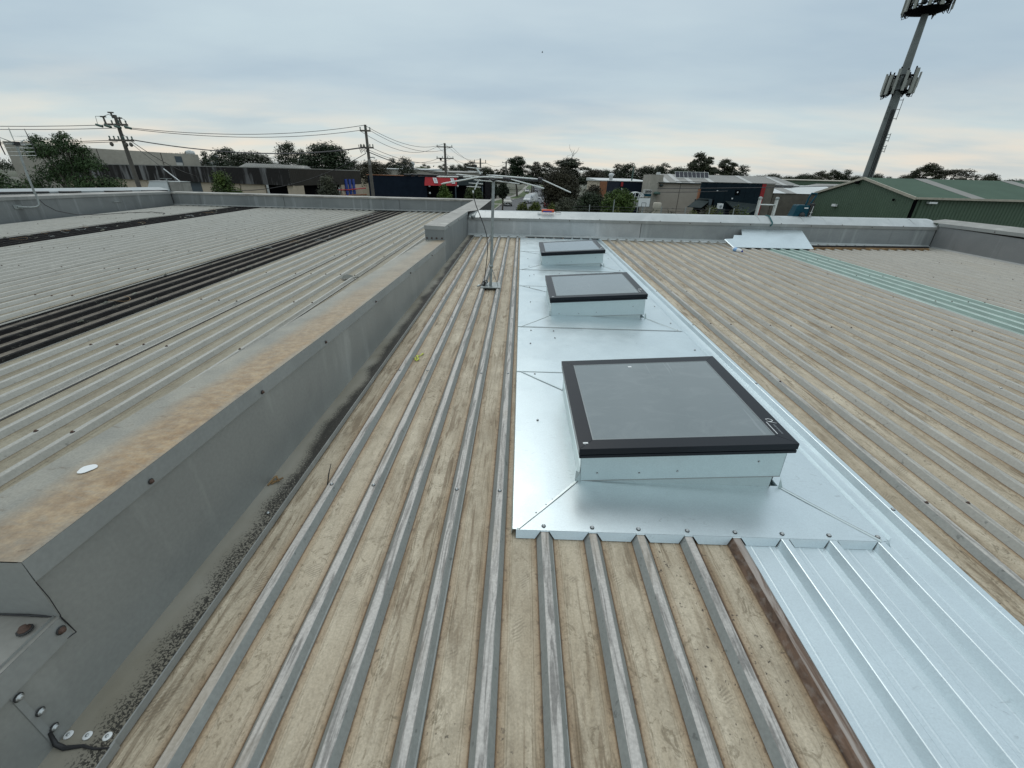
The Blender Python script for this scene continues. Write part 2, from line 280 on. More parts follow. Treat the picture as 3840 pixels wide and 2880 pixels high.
M['lblue'] = simple('pale_blue_label', (0.20, 0.38, 0.62), 0.4)

# ------------------------------------------------------------------ mesh helpers
class MB:
    def __init__(s): s.v = []; s.f = []; s.m = []; s.smooth = []
    def add(s, vs, fs, mi=0, sm=False):
        o = len(s.v); s.v += [tuple(p) for p in vs]
        for f in fs: s.f.append(tuple(o+i for i in f)); s.m.append(mi); s.smooth.append(sm)
        return s
    def box(s, a, b, mi=0, mat=None):
        x0, y0, z0 = a; x1, y1, z1 = b
        vs = [Vector(p) for p in ((x0,y0,z0),(x1,y0,z0),(x1,y1,z0),(x0,y1,z0),(x0,y0,z1),(x1,y0,z1),(x1,y1,z1),(x0,y1,z1))]
        if mat is not None: vs = [mat @ p for p in vs]
        return s.add(vs, [(0,3,2,1),(4,5,6,7),(0,1,5,4),(1,2,6,5),(2,3,7,6),(3,0,4,7)], mi)
    def hexa(s, p, mi=0):   # 8 points: bottom loop (ccw from above), top loop
        return s.add(p, [(0,3,2,1),(4,5,6,7),(0,1,5,4),(1,2,6,5),(2,3,7,6),(3,0,4,7)], mi)
    def plate(s, poly, t, mi=0, n=None):
        """polygon (ccw seen from above) thickened downwards by t"""
        poly = [Vector(p) for p in poly]; k = len(poly); n = Vector(n) if n else Vector((0, 0, 1))
        vs = poly + [p - n*t for p in poly]
        return s.add(vs, [tuple(range(k)), tuple(range(2*k-1, k-1, -1))] + [(i, k+i, k+(i+1) % k, (i+1) % k) for i in range(k)], mi)
    def tube(s, pts, r, seg=8, mi=0, caps=True, sm=True):
        pts = [Vector(p) for p in pts]; rr = r if isinstance(r, (list, tuple)) else [r]*len(pts)
        vs = []; fs = []; prev = None
        for i, p in enumerate(pts):
            d = (pts[min(i+1, len(pts)-1)] - pts[max(i-1, 0)]).normalized()
            if prev is None:
                a = Vector((0, 0, 1)) if abs(d.z) < 0.9 else Vector((1, 0, 0)); prev = d.cross(a).normalized()
            prev = (prev - d*prev.dot(d)).normalized(); q = d.cross(prev)
            for j in range(seg):
                t = 2*math.pi*j/seg; vs.append(p + (prev*math.cos(t) + q*math.sin(t))*rr[i])
        for i in range(len(pts)-1):
            for j in range(seg): fs.append((i*seg+j, i*seg+(j+1) % seg, (i+1)*seg+(j+1) % seg, (i+1)*seg+j))
        s.add(vs, fs, mi, sm)
        if caps: s.add([vs[j] for j in range(seg)], [tuple(range(seg-1, -1, -1))], mi); s.add([vs[-seg+j] for j in range(seg)], [tuple(range(seg))], mi)
        return s
    def lathe(s, prof, c, seg=12, mi=0, axis=None, sm=True):
        """prof: (r, h) pairs up the axis"""
        q = Vector(axis).to_track_quat('Z', 'Y').to_matrix() if axis else Matrix.Identity(3); c = Vector(c); vs = []; fs = []
        for r, h in prof:
            for j in range(seg): t = 2*math.pi*j/seg; vs.append(c + q @ Vector((r*math.cos(t), r*math.sin(t), h)))
        for i in range(len(prof)-1):
            for j in range(seg): fs.append((i*seg+j, i*seg+(j+1) % seg, (i+1)*seg+(j+1) % seg, (i+1)*seg+j))
        fs += [tuple(range(seg-1, -1, -1)), tuple(range((len(prof)-1)*seg, len(prof)*seg))]
        return s.add(vs, fs, mi, sm)
    def mesh(s, name, mats):
        me = bpy.data.meshes.new(name); me.from_pydata(s.v, [], s.f)
        for m in (mats if isinstance(mats, (list, tuple)) else [mats]): me.materials.append(M[m] if isinstance(m, str) else m)
        me.polygons.foreach_set('material_index', s.m); me.polygons.foreach_set('use_smooth', s.smooth); me.update()
        return me
    def build(s, name, mats, parent=None):
        return link(name, s.mesh(name, mats), parent)
def link(name, me, parent=None):
    o = bpy.data.objects.new(name, me); COL.objects.link(o)
    if parent is not None: attach(o, parent)
    return o
def attach(o, parent):
    """keeps the part where its mesh puts it in the world"""
    base = parent
    off = Vector((0, 0, 0)); mt = Matrix.Identity(4)
    chain = []
    while base is not None: chain.append(base); base = base.parent
    for b in reversed(chain): mt = mt @ b.matrix_parent_inverse @ b.matrix_basis
    o.parent = parent; o.matrix_parent_inverse = mt.inverted()
def tag(o, label=None, cat=None, group=None, kind=None):
    for k_, v in (('label', label), ('category', cat), ('group', group), ('kind', kind)):
        if v: o[k_] = v
    return o
def thing(name, label, cat, loc=(0, 0, 0), group=None, kind=None):
    o = bpy.data.objects.new(name, None); COL.objects.link(o); o.location = loc; o.empty_display_size = 0.2
    return tag(o, label, cat, group, kind)
def copy_tree(o, parent=None):
    c = o.copy(); COL.objects.link(c); c.parent = parent
    for ch in list(o.children): copy_tree(ch, c)
    return c

# roof planes (tops of the ribs)
SL = math.tan(0.0183765)
def RZ(y): return y*SL
def LZ(y): return 0.05 + y*SL
RIB_H = 0.028; TOPW = 0.0115; BASEW = 0.032
G = -4.4        # street level

# ================================================================== ground and streets
def ground_mat():
    s = NT('suburban_ground'); n = s.noise(sc_=0.05, detail=6, rough=0.6); f = s.noise(sc_=1.3, detail=6)
    c = s.mix(s.ramp(n, [(0.42, 0.0), (0.58, 1.0)]), (0.055, 0.07, 0.03), (0.12, 0.115, 0.095)); c = s.mix(1.0, c, s.ramp(f, [(0.3, 0.75), (0.7, 1.15)]), 'MULTIPLY')
    return s.out(c, 0.9)
M['ground'] = ground_mat()
M['asphalt'] = simple('asphalt', (0.075, 0.08, 0.085), 0.8, 0, 0.15, 0.6, fine=9)
M['grass'] = simple('verge_grass', (0.06, 0.095, 0.025), 0.9, 0, 0.25, 1.2, fine=12)
M['concrete'] = simple('pavement_concrete', (0.28, 0.27, 0.24), 0.8, 0, 0.12, 0.8, fine=8)
g_ = MB(); g_.add([(-1500, -300, G), (1500, -300, G), (1500, 2600, G), (-1500, 2600, G)], [(0, 1, 2, 3)])
tag(g_.build('ground', 'ground'), kind='structure')
def strip(name, pl, pr, z, mat, t=0.0):
    m = MB(); k = len(pl); vs = [(x, y, z) for x, y in pl] + [(x, y, z) for x, y in pr]
    fs = [(i, k+i, k+i+1, i+1) for i in range(k-1)]
    if t:
        vs += [(x, y, z-t) for x, y in pl] + [(x, y, z-t) for x, y in pr]
        fs += [(i, i+1, 2*k+i+1, 2*k+i) for i in range(k-1)] + [(k+i, 3*k+i, 3*k+i+1, k+i+1) for i in range(k-1)]
    m.add(vs, fs); o = m.build(name, mat); return tag(o, kind='structure')
L = [(-6.0, 60), (-5.0, 84), (-4.6, 100), (-4.0, 112), (-2.8, 124), (-0.4, 138), (1.6, 152), (2.6, 170), (4.0, 206), (6.5, 300), (10, 420)]
Rr = [(8.5, 60), (8.5, 84), (8.5, 100), (8.5, 112), (8.6, 124), (8.6, 138), (8.8, 152), (8.9, 170), (9.6, 206), (12.5, 300), (16, 420)]
strip('road', L, Rr, G+0.004, 'asphalt')
strip('road', [(-140, 46), (-6, 46)], [(-140, 38), (-6, 38)], G+0.004, 'asphalt')
strip('road', [(-14, 60), (-14, 38)], [(8.5, 60), (8.5, 38)], G+0.008, 'asphalt')
strip('kerb', [(x-0.25, y) for x, y in L], L, G+0.13, 'concrete', 0.13)
strip('kerb', Rr, [(x+0.25, y) for x, y in Rr], G+0.13, 'concrete', 0.13)
strip('verge', [(x-3.2, y) for x, y in L], [(x-0.25, y) for x, y in L], G+0.12, 'grass', 0.12)
strip('footpath', [(x-4.8, y) for x, y in L], [(x-3.2, y) for x, y in L], G+0.124, 'concrete', 0.12)
strip('verge', [(x+0.25, y) for x, y in Rr], [(x+4.0, y) for x, y in Rr], G+0.12, 'grass', 0.12)
strip('driveway', [(-9.4, 101.5), (-9.4, 104.8)], [(-4.55, 101.5), (-4.5, 104.8)], G+0.128, 'concrete', 0.05)
strip('driveway', [(-6.5, 128), (-6.2, 132)], [(-2.3, 128), (-1.4, 132)], G+0.128, 'concrete', 0.05)

# ================================================================== the roof we stand on
def rib_profile(ribs, x0, lap_left=True, lap_right=True, flutes=True, pitch=0.19):
    """list of (x, z, material) from left to right; material of the segment that starts there. ribs: indices k"""
    P = []
    n = len(ribs)
    for i, k in enumerate(ribs):
        c = x0 + k*pitch; lo = -0.002 if i == 0 and lap_left else 0.0
        if i == 0 and lap_left: P += [(c-TOPW, lo, 2), (c+TOPW, lo, 1)]
        else:
            P += [(c-BASEW, -RIB_H, 1), (c-TOPW-0.003, -0.0015, 2), (c-TOPW, 0.0, 2), (c+TOPW, 0.0, 2), (c+TOPW+0.003, -0.0015, 1)]
        if i == n-1 and lap_right:
            P += [(c+BASEW-0.004, -RIB_H+0.005, 1), (c+BASEW-0.001, -RIB_H+0.0045, 1), (c+BASEW-0.0035, -RIB_H+0.003, 1)]
        elif i < n-1:
            P += [(c+BASEW, -RIB_H, 0)]
            if flutes:
                for q in (0.058, 0.132): P += [(c+q-0.005, -RIB_H, 0), (c+q-0.0018, -RIB_H+0.0026, 0), (c+q+0.0018, -RIB_H+0.0026, 0), (c+q+0.005, -RIB_H, 0)]
    return P
def sheet(name, prof, y0, y1, zf, mats, parent, dz=0.0, ny=10, jit=0.0008):
    n = len(prof); vs = []; ys = [y0 + (y1-y0)*i/ny for i in range(ny+1)]
    for y in ys:
        a = random.uniform(-jit, jit)
        for x, z, m_ in prof: vs.append((x, y, zf(y)+z+dz+a*(1 if z > -0.02 else .6)))
    m = MB(); o = 0
    for j in range(ny):
        for i in range(n-1): m.f.append((j*n+i, j*n+i+1, (j+1)*n+i+1, (j+1)*n+i)); m.m.append(prof[i][2]); m.smooth.append(False)
    m.v = vs
    return m.build(name, mats, parent)
OLD = ['old_pan', 'old_side', 'old_top']; PALE = ['pale_pan', 'pale_side', 'pale_top']
SILV = ['silver', 'silver', 'silver']; DARK = ['dark_pan', 'dark_side', 'dark_side']; GREEN = ['green_strip', 'green_shaded_side', 'green_lit_top']
XW, XR, YF = -1.10, 8.52, 9.25        # dividing wall face, right parapet, far parapet

main = thing('metal_roof', 'weathered tan ribbed metal roof around the three skylights, dirt brown in its pans', 'roof', (0, -3, RZ(-3)))
for k in range(-7, 45, 4):
    ribs = list(range(k, k+5))
    y0 = -3.2
    if k == 5: continue                                   # the new silver sheet lies here
    if k == 25: continue                                  # the green strip
    if k == 1:                                            # its last rib is the rusty one beside the new sheet
        sheet('roof_sheet', rib_profile([1, 2, 3, 4], X0, lap_right=False), y0, YF-0.03, RZ, OLD, main)
        rr = rib_profile([4, 5], X0, lap_left=True, lap_right=False)
        c5 = X0+5*PITCH; rr = [p for p in rr if p[0] > X0+4*PITCH+TOPW-1e-6] + [(c5+TOPW+0.004, -0.002, 1)]
        rr = [(x, z, (0 if m_ == 0 else m_)) for x, z, m_ in rr]
        sheet('roof_sheet', rr, y0, YF-0.03, RZ, ['old_pan', 'rust_side', 'rust_top'], main)
        continue
    if k == -7: ribs = [-6, -5, -4, -3]
    ribs = [q for q in ribs if X0+q*PITCH < XR]
    sheet('roof_sheet', rib_profile(ribs, X0), y0, YF-0.03, RZ, OLD, main, dz=0.0004*((k//4) % 3))
# extra lap edge down the right side of the second rib left of the skylights
c_ = X0-PITCH
lapm = MB(); ys = [-3.2, 9.2]
for a in (0,):
    p = [(c_+TOPW, 0.0022), (c_+BASEW-0.005, -RIB_H+0.008), (c_+BASEW-0.001, -RIB_H+0.007)]
    vs = [(x, y, RZ(y)+z) for y in ys for x, z in p]; lapm.add(vs, [(0, 1, 4, 3), (1, 2, 5, 4)])
lapm.build('lap_edge', 'old_side', main)
# new silver sheet, full length, from the rusty rib to rib nine
new_sheet = thing('silver_roof_sheet', 'new bright silver ribbed sheet running past the skylights to the bottom right corner', 'roof sheet', (1.3, -3, RZ(-3)))
pr = [(X0+5*PITCH+TOPW-0.002, 0.0005, 1), (X0+5*PITCH+BASEW+0.001, -RIB_H+0.003, 0)]
q = rib_profile([5, 6, 7, 8, 9], X0, lap_left=True, lap_right=True); q = [p for p in q if p[0] > X0+5*PITCH+BASEW+0.005]
q = [(x, (-RIB_H+.0008 if -RIB_H+.002 < z < -RIB_H+.003 else z), m_) for x, z, m_ in q]
q = [(x, z+0.002, m_) for x, z, m_ in q]
sheet('sheet_metal', pr+q, -3.2, YF-0.04, RZ, SILV, new_sheet, dz=0.001, jit=0.0003)
# pale green strip
gs = thing('translucent_strip', 'pale green translucent ribbed strip crossing the right side of the roof', 'roof sheet', (X0+27*PITCH, 0, 0))
sheet('fibreglass_sheet', [(x, z+0.003, m_) for x, z, m_ in rib_profile([25, 26, 27, 28, 29], X0, flutes=False)], -3.2, YF-0.04, RZ, GREEN, gs, jit=0.001)

# screws: one mesh, many parts
def screw_mesh(head='screw'):
    m = MB(); m.lathe([(0.0085, 0), (0.0085, 0.0012), (0.006, 0.0018)], (0, 0, 0), 10, 1); m.lathe([(0.0066, 0.0018), (0.0066, 0.003), (0.0042, 0.003), (0.0042, 0.0068), (0.003, 0.0075)], (0, 0, 0), 8, 0)
    return m.mesh('screw', [head, 'washer'])
SCR = screw_mesh(); SCR_R = screw_mesh('rusty_screw')
mw_ = MB(); mw_.lathe([(0.010, 0), (0.010, 0.001), (0.008, 0.0018)], (0, 0, 0), 14, 0); mw_.lathe([(0.004, 0.0018), (0.004, 0.004)], (0, 0, 0), 6, 1); SCR_W = mw_.mesh('screw', ['white', 'screw'])
def put_screw(p, parent, me=None, rot=None, s=1.0):
    o = link('screw', me or SCR); o.location = p; o.scale = (s, s, s)
    if rot is not None: o.rotation_euler = rot
    if parent is not None: attach(o, parent)
    return o
for yr in (0.25, 1.46, 2.65, 3.85, 5.05, 6.25, 7.45, 8.6):
    for k in range(-4, 44):
        if 1 <= k <= 9 and yr > 1.2 or 5 <= k <= 9 or 25 <= k <= 29: continue
        if random.random() < (0.42 if k > 9 else 0.12): continue
        y = yr + random.uniform(-.015, .015)
        if k < 1 and yr < 1: continue
        put_screw((X0+k*PITCH+random.uniform(-.003, .003), y, RZ(y)+0.0005), main, SCR if k < 10 or random.random() < .3 else SCR_R)
for k in (26, 27, 28, 29):
    for yr in (3.5, 4.9, 6.2, 7.4): put_screw((X0+k*PITCH, yr, RZ(yr)+0.004), gs, SCR_R)
for yr in (1.41, 2.6, 3.8, 5.0, 6.2): put_screw((X0+9*PITCH, yr, RZ(yr)+0.003), new_sheet)

# ---- flat silver flashing tray around the skylights, panel by panel
TY0 = 1.225
flash = thing('skylight_flashing', 'flat bright silver flashing tray that the three skylights stand in', 'flashing', (0.75, TY0, RZ(TY0)))
XL, XRt = 0.004, 1.49
SKY = [dict(y=1.525, o=(0.281, 1.484, 0.240)), dict(y=3.945, o=(0.299, 3.921, 0.259)), dict(y=6.335, o=(0.308, 6.241, 0.314))]
CW, CD = 0.93, 0.885
def tz(x, y, h=0.0): return (x, y, RZ(y)+0.0035+h)
def tpan(pts, lift=0.0, name='flashing_panel', n=1):
    m = MB(); m.plate([tz(p[0], p[1], lift + (p[2] if len(p) > 2 else 0)) for p in pts], 0.0016); return m.build(name, 'silver', flash)
def apron(ya, yb, xa, xb, x0, x1, lift, front=True):
    """panel that rises softly to the kerb: rows between the edge and the kerb foot"""
    m = MB(); N = 12; vs = []
    for i in range(N+1):
        t = i/N; h = (0.006 if front else 0.0)*t**3.0
        vs += [tz(xa+(x0-xa)*t, ya+(yb-ya)*t, lift+h), tz(xb+(x1-xb)*t, ya+(yb-ya)*t, lift+h)]
    m.add(vs, [(2*i, 2*i+1, 2*i+3, 2*i+2) if front else (2*i+1, 2*i, 2*i+2, 2*i+3) for i in range(N)], sm=True)
    for a in (0, 1):       # turned down side edges
        for i in range(N):
            p, q = vs[2*i+a], vs[2*i+2+a]; m.add([p, q, (q[0], q[1], q[2]-.0018), (p[0], p[1], p[2]-.0018)], [(0, 1, 2, 3)])
    return m.build('flashing_panel', 'silver', flash)
prev_end = None
for i, s_ in enumerate(SKY):
    xa, xb = s_['o'][0]+0.022, s_['o'][0]+0.022+CW-0.01
    y0 = s_['y']; y1 = y0+CD
    fa = [TY0, 3.60, 5.985][i]; ba = [2.672, 5.08, 7.45][i]
    if prev_end: tpan([(XL, prev_end), (XRt, prev_end), (XRt, fa+0.02), (XL, fa+0.02)])
    apron(fa, y0+0.004, XL+0.02, XRt-0.02, xa, xb, 0.0018)
    apron(ba, y1, XL+0.02, XRt-0.02, xa, xb, 0.0014, False)
    tpan([(XL, fa+0.004), (XL+0.03, fa+0.004), (xa, y0), (xa, y1), (XL+0.03, ba), (XL, ba)], 0.0004)
    tpan([(XRt-0.03, fa+0.004), (XRt, fa+0.004), (XRt, ba), (XRt-0.03, ba), (xb, y1), (xb, y0)], 0.0004)
    prev_end = ba-0.015
    # lapped mitre joints: a narrow proud edge with its dark line
    for (ax_, ay_), (bx_, by_) in (((XL+.025, fa+.004), (xa, y0)), ((XRt-.025, fa+.004), (xb, y0)), ((XL+.025, ba), (xa, y1)), ((XRt-.025, ba), (xb, y1)), ((XL, ba), (XRt, ba))) + ((((XL, fa+.01), (XRt, fa+.01)),) if i else ()):
        m = MB(); d = Vector((bx_-ax_, by_-ay_, 0)).normalized(); n_ = Vector((-d.y, d.x, 0))*.011; N_ = 6; vs = []
        for q in range(N_+1):
            t = q/N_; w1 = random.uniform(-.0012, .0012); x, y = ax_+(bx_-ax_)*t, ay_+(by_-ay_)*t+w1; hz = .006*max(0, t-.4)/.6 if ay_ == fa+.004 else 0; vs += [(x+n_.x, y+n_.y, RZ(y)+.0062+hz), (x, y, RZ(y)+.0072+hz), (x-n_.x*.12, y-n_.y*.12, RZ(y)+.0056+hz)]
        m.add(vs, [(3*q+k_, 3*q+k_+1, 3*q+k_+4, 3*q+k_+3) for q in range(N_) for k_ in (0, 1)]); m.build('lap_joint', 'curb', flash)
        MB().tube([(p[0]-n_.x*.16, p[1]-n_.y*.16, p[2]-.0006) for p in vs[1::3]], .0011, 5).build('joint_line', 'lip', flash)
    # small folded corner gussets
    for cx, cy, sx in ((xa, y0, -1), (xb, y0, 1)):
        m = MB(); z = RZ(cy)+0.005; e_ = -.009 if sx > 0 else 0; m.add([(cx+e_-.003*sx, cy-0.003, z+0.05), (cx+e_+sx*0.014, cy+0.02, z+0.045), (cx+e_+sx*0.020, cy-0.006, z+0.003), (cx+e_-.003*sx, cy-0.007, z+0.003)], [(0, 1, 2), (0, 2, 3)]); m.build('corner_gusset', 'upstand', flash)
tpan([(XL, prev_end), (XRt, prev_end), (XRt, 9.0), (XL, 9.0)])
# left edge folded down over rib zero's pan, right edge folded down to the sheet
m = MB(); m.add([(XL, TY0, RZ(TY0)+0.0035), (XL, 9.0, RZ(9.0)+0.0035), (XL-0.006, 9.0, RZ(9)-0.020), (XL-0.006, TY0, RZ(TY0)-0.020)], [(0, 1, 2, 3)]); m.build('edge_fold', 'curb', flash)
m = MB(); y9 = 9.0
m.add([(XRt, TY0+0.02, RZ(TY0)+0.004), (XRt+0.022, TY0+0.02, RZ(TY0)-0.012), (XRt+0.06, TY0+0.05, RZ(TY0)-0.023), (XRt, y9, RZ(y9)+0.004), (XRt+0.022, y9, RZ(y9)-0.012), (XRt+0.06, y9, RZ(y9)-0.023)], [(0, 1, 4, 3), (1, 2, 5, 4)]); m.build('edge_fold', 'silver', flash)
# notched front lip
m = MB(); zt = RZ(TY0)+0.0045; yb_ = TY0-0.016
def lipz(h): return zt+h
def lq(xa, xb, xc, xd):
    z0, z1 = zt, RZ(yb_)-RIB_H+0.004
    m.hexa([(xd, yb_+0.0015, z1), (xc, yb_+0.0015, z1), (xc, yb_, z1), (xd, yb_, z1), (xa, TY0+0.0015, z0), (xb, TY0+0.0015, z0), (xb, TY0, z0), (xa, TY0, z0)])
edges = [XL+0.014] + [X0+k*PITCH for k in range(1, 9)]
for i in range(len(edges)):
    xa = edges[i] + (0 if i == 0 else TOPW+0.004); xb = (edges[i+1]-TOPW-0.004) if i+1 < len(edges) else XRt
    xd = edges[i] + (0 if i == 0 else BASEW+0.007); xc = (edges[i+1]-BASEW-0.007) if i+1 < len(edges) else XRt-0.01
    lq(xa, xb, xc, xd)
for k in range(1, 9):
    c = X0+k*PITCH; m.add([(c-TOPW-0.004, TY0, zt), (c+TOPW+0.004, TY0, zt), (c+TOPW+0.005, TY0-0.003, zt-0.003), (c-TOPW-0.005, TY0-0.003, zt-0.003)], [(0, 1, 2, 3)])
m.build('notched_lip', 'silver', flash)
for k in range(1, 9):
    c = X0+k*PITCH; put_screw((c+random.uniform(-.004, .004), TY0+0.022, RZ(TY0)+0.0065), flash, s=1.05)
for x, y in [(0.13, 2.64), (0.13, 2.04), (0.11, 3.21), (0.12, 3.52), (0.2, 5.7), (0.14, 6.23), (0.14, 5.62), (0.13, 4.4), (0.13, 5.02), (0.13, 6.8), (0.14, 7.4), (0.13, 8.3), (1.45, 4.36), (1.45, 3.82), (1.45, 3.63), (1.44, 3.17), (1.44, 5.1), (1.44, 6.1), (1.44, 7.0), (0.32, 3.52), (0.32, 3.35), (0.55, 5.8), (1.43, 2.0)]:
    put_screw((x, y, RZ(y)+0.0055), flash, s=0.85)
for t in (0.2, 0.38, 0.5, 0.62, 0.85):      # rivets along the front left mitre
    x, y = 0.05+t*0.25, TY0+0.04+t*0.27; put_screw((x, y, RZ(y)+0.0062), flash, s=0.45)

# ---- skylights
def skylight(i, o, yb, label, full):
    o = Vector(o); W, D = 0.925, 0.905
    X = Vector((math.cos(R(3.95)), 0, math.sin(R(3.95)))); Y = Vector((0, 1, 0.027)).normalized(); Z = X.cross(Y).normalized(); Y = Z.cross(X)
    def P(a, b, c=0.0): return o + X*a + Y*b + Z*c
    root = thing('skylight', label, 'skylight', (o.x+W/2, yb+D/2, RZ(yb)+0.003), 'black framed skylights in a row on the silver tray')
    ins = 0.022; x0, x1 = o.x+ins, o.x+W-0.029
    # lower upstand, square to the roof
    m = MB(); y0, y1 = yb, yb+CD; t = 0.004
    def h(x, y): return (o + X*((x-o.x)/X.x) + Y*((y-o.y)/Y.y)).z - 0.07
    for (ax, ay), (bx, by), nx, ny in (((x0, y0), (x1, y0), 0, 1), ((x1, y0), (x1, y1), -1, 0), ((x1, y1), (x0, y1), 0, -1), ((x0, y1), (x0, y0), 1, 0)):
        m.hexa([(ax, ay, RZ(ay)+0.003), (bx, by, RZ(by)+0.003), (bx+nx*t, by+ny*t, RZ(by)+0.003), (ax+nx*t, ay+ny*t, RZ(ay)+0.003), (ax, ay, h(ax, ay)), (bx, by, h(bx, by)), (bx+nx*t, by+ny*t, h(bx, by)), (ax+nx*t, ay+ny*t, h(ax, ay))])
    m.build('upstand', 'upstand', root)
    MB().tube([(x0-.004, yb-.003, RZ(yb)+.0062), ((x0+x1)/2, yb-.002, RZ(yb)+.0085), (x1+.004, yb-.003, RZ(yb)+.0062)], .0022, 5).build('foot_fold', 'white' if False else 'silver', root)
    # outer wrap, square to the lid: its lower edge runs out of parallel with the tray
    m = MB(); e = 0.003; hh = 0.155
    def wallq(a0, b0, a1, b1, na, nb):
        def zc(p): # keep the wrap above the tray
            q = Vector(p); q.z = max(q.z, RZ(q.y)+0.006); return q
        lo = [zc(P(a0, b0, -hh-.05)), zc(P(a1, b1, -hh-.05)), zc(P(a1+na*.003, b1+nb*.003, -hh-.05)), zc(P(a0+na*.003, b0+nb*.003, -hh-.05))]
        hi = [P(a0, b0, -.05), P(a1, b1, -.05), P(a1+na*.003, b1+nb*.003, -.05), P(a0+na*.003, b0+nb*.003, -.05)]
        m.hexa(lo+hi)
    a0, a1, b0, b1 = ins-e-.006, W-ins+e+.006, yb-o.y-e-.003, D-ins+e
    wallq(a0, b0, a1, b0, 0, 1); wallq(a1, b0, a1, b1, -1, 0); wallq(a1, b1, a0, b1, 0, -1); wallq(a0, b1, a0, b0, 1, 0)
    wr = m.build('kerb_wrap', 'curb', root)
    def zz(a, b): q = P(a, b, -hh-.05); q.z = max(q.z, RZ(q.y)+.0065); return q
    MB().tube([zz(a0+(a1-a0)*t/8, b0-.0008) for t in range(9)], .0016, 5).build('wrap_shadow_line', 'lip', wr)  # darker tube drawing the thin shadow line under the wrap
    for a, z in ((0.09, -.165), (0.28, -.17), (0.45, -.165), (0.8, -.12)):
        put_screw(P(a, b0-.001, z if i else z*0.98), wr, rot=(R(90), 0, 0), s=0.5)
    for b in (0.1, 0.35, 0.62): put_screw(P(a0-.001, b, -.09), wr, rot=(0, R(-90), 0), s=0.6)
    # lid: two black frames with a shadow gap, glass set in
    def ring(za, zb, g, bw, name, mat, out):
        m = MB()
        O_ = [(g, g), (W-g, g), (W-g, D-g), (g, D-g)]; I_ = [(bw, bw), (W-bw, bw), (W-bw, D-bw), (bw, D-bw)]
        for j in range(4):
            k = (j+1) % 4
            m.hexa([P(*O_[j], za), P(*O_[k], za), P(*I_[k], za), P(*I_[j], za), P(*O_[j], zb), P(*O_[k], zb), P(*I_[k], zb), P(*I_[j], zb)])
        b = m.build(name, mat, root)
        bv = b.modifiers.new('edge', 'BEVEL'); bv.width = 0.0015; bv.segments = 2; bv.limit_method = 'ANGLE'
        return b
    fr = ring(-0.030, 0.0, 0.0, 0.066, 'glass_border', 'black', True)
    ring(-0.035, -0.0302, 0.010, 0.05, 'gasket', 'black2', True)
    ring(-0.050, -0.0352, 0.001, 0.05, 'lid_frame', 'black', True)
    m = MB(); a, b = 0.0665, 0.0665; m.hexa([P(a, b, -.012), P(W-a, b, -.012), P(W-a, D-b, -.012), P(a, D-b, -.012), P(a, b, -.0006), P(W-a, b, -.0006), P(W-a, D-b, -.0006), P(a, D-b, -.0006)])
    pane = m.build('glass_pane', 'pane', root)
    m = MB(); g = 0.0665; t = 0.006
    for (pa, pb) in (((g, g), (W-g, g+t)), ((g, D-g-t), (W-g, D-g)), ((g, g+t), (g+t, D-g-t)), ((W-g-t, g+t), (W-g, D-g-t))):
        m.hexa([P(pa[0], pa[1], -.0005), P(pb[0], pa[1], -.0005), P(pb[0], pb[1], -.0005), P(pa[0], pb[1], -.0005), P(pa[0], pa[1], .0002), P(pb[0], pa[1], .0002), P(pb[0], pb[1], .0002), P(pa[0], pb[1], .0002)])
    m.build('spacer_edge', 'spacer', root)
    # print: underline, lettering, swirl letter; white maker's tag
    m = MB(); m.plate([P(W-.0535, .075, .0006), P(W-.0505, .075, .0006), P(W-.0505, .17, .0006), P(W-.0535, .17, .0006)], .0004); m.build('printed_line', 'white', root)
    def flat_text(txt, size, at, rot, mat, name, extr=0.0002):
        cu = bpy.data.curves.new(name, 'FONT'); cu.body = txt; cu.size = size; cu.extrude = extr
        to = bpy.data.objects.new('t', cu); COL.objects.link(to); bpy.context.view_layer.update()
        me = bpy.data.meshes.new_from_object(to.evaluated_get(bpy.context.evaluated_depsgraph_get())); bpy.data.objects.remove(to)
        me.materials.clear(); me.materials.append(M[mat]); ob = link(name, me)
        R3 = Matrix((X, Y, Z)).transposed() @ Matrix.Rotation(rot, 3, 'Z')
        ob.matrix_basis = Matrix.Translation(at) @ R3.to_4x4(); attach(ob, root); return ob
    flat_text('VIVID SKYLIGHTS', 0.0098, P(W-.034, .150, .0008), R(-90), 'greytext', 'lettering')
    pts = [(-.010, .168), (-.016, .176), (-.020, .186), (-.013, .192), (-.004, .186), (-.002, .176), (-.014, .163), (-.026, .156), (-.012, .160), (.004, .158)]
    pts = [(-.004, .1735), (-.010, .1765), (-.018, .176), (-.020, .169), (-.013, .1635), (-.002, .160), (.010, .160), (.002, .1575), (-.012, .155), (-.022, .150)]
    m = MB(); m.tube([P(W-.026+a, b+.006, .0008) for a, b in [(-.012, .176), (-.018, .180), (-.018, .188), (-.006, .190), (.004, .182), (.006, .172), (-.002, .166), (-.020, .164), (-.004, .160), (.014, .150)]], [.0008, .0011, .0013, .0014, .0016, .0018, .002, .0024, .0016, .0008], 6); sw = m.build('swirl_letter', 'white', root)
    m = MB(); m.plate([P(.022, .040, .0006), P(.044, .040, .0006), P(.044, .050, .0006), P(.022, .050, .0006)], .0004); m.build('paper_tag', 'white', root)
    flat_text('CE', 0.008, P(.024, .030, .0008), 0, 'greytext', 'lettering')
    m = MB(); m.plate([P(.385, D-.12, .0003), P(.405, D-.12, .0003), P(.405, D-.105, .0003), P(.385, D-.105, .0003)], .0003); m.build('sticker', 'spacer' if i else 'white', root)
    return root
skylight(0, SKY[0]['o'], SKY[0]['y'], 'nearest and largest looking black framed skylight, with the white swirl logo clearly readable', True)
skylight(1, SKY[1]['o'], SKY[1]['y'], 'middle black framed skylight of the row, halfway up the silver flashing', False)
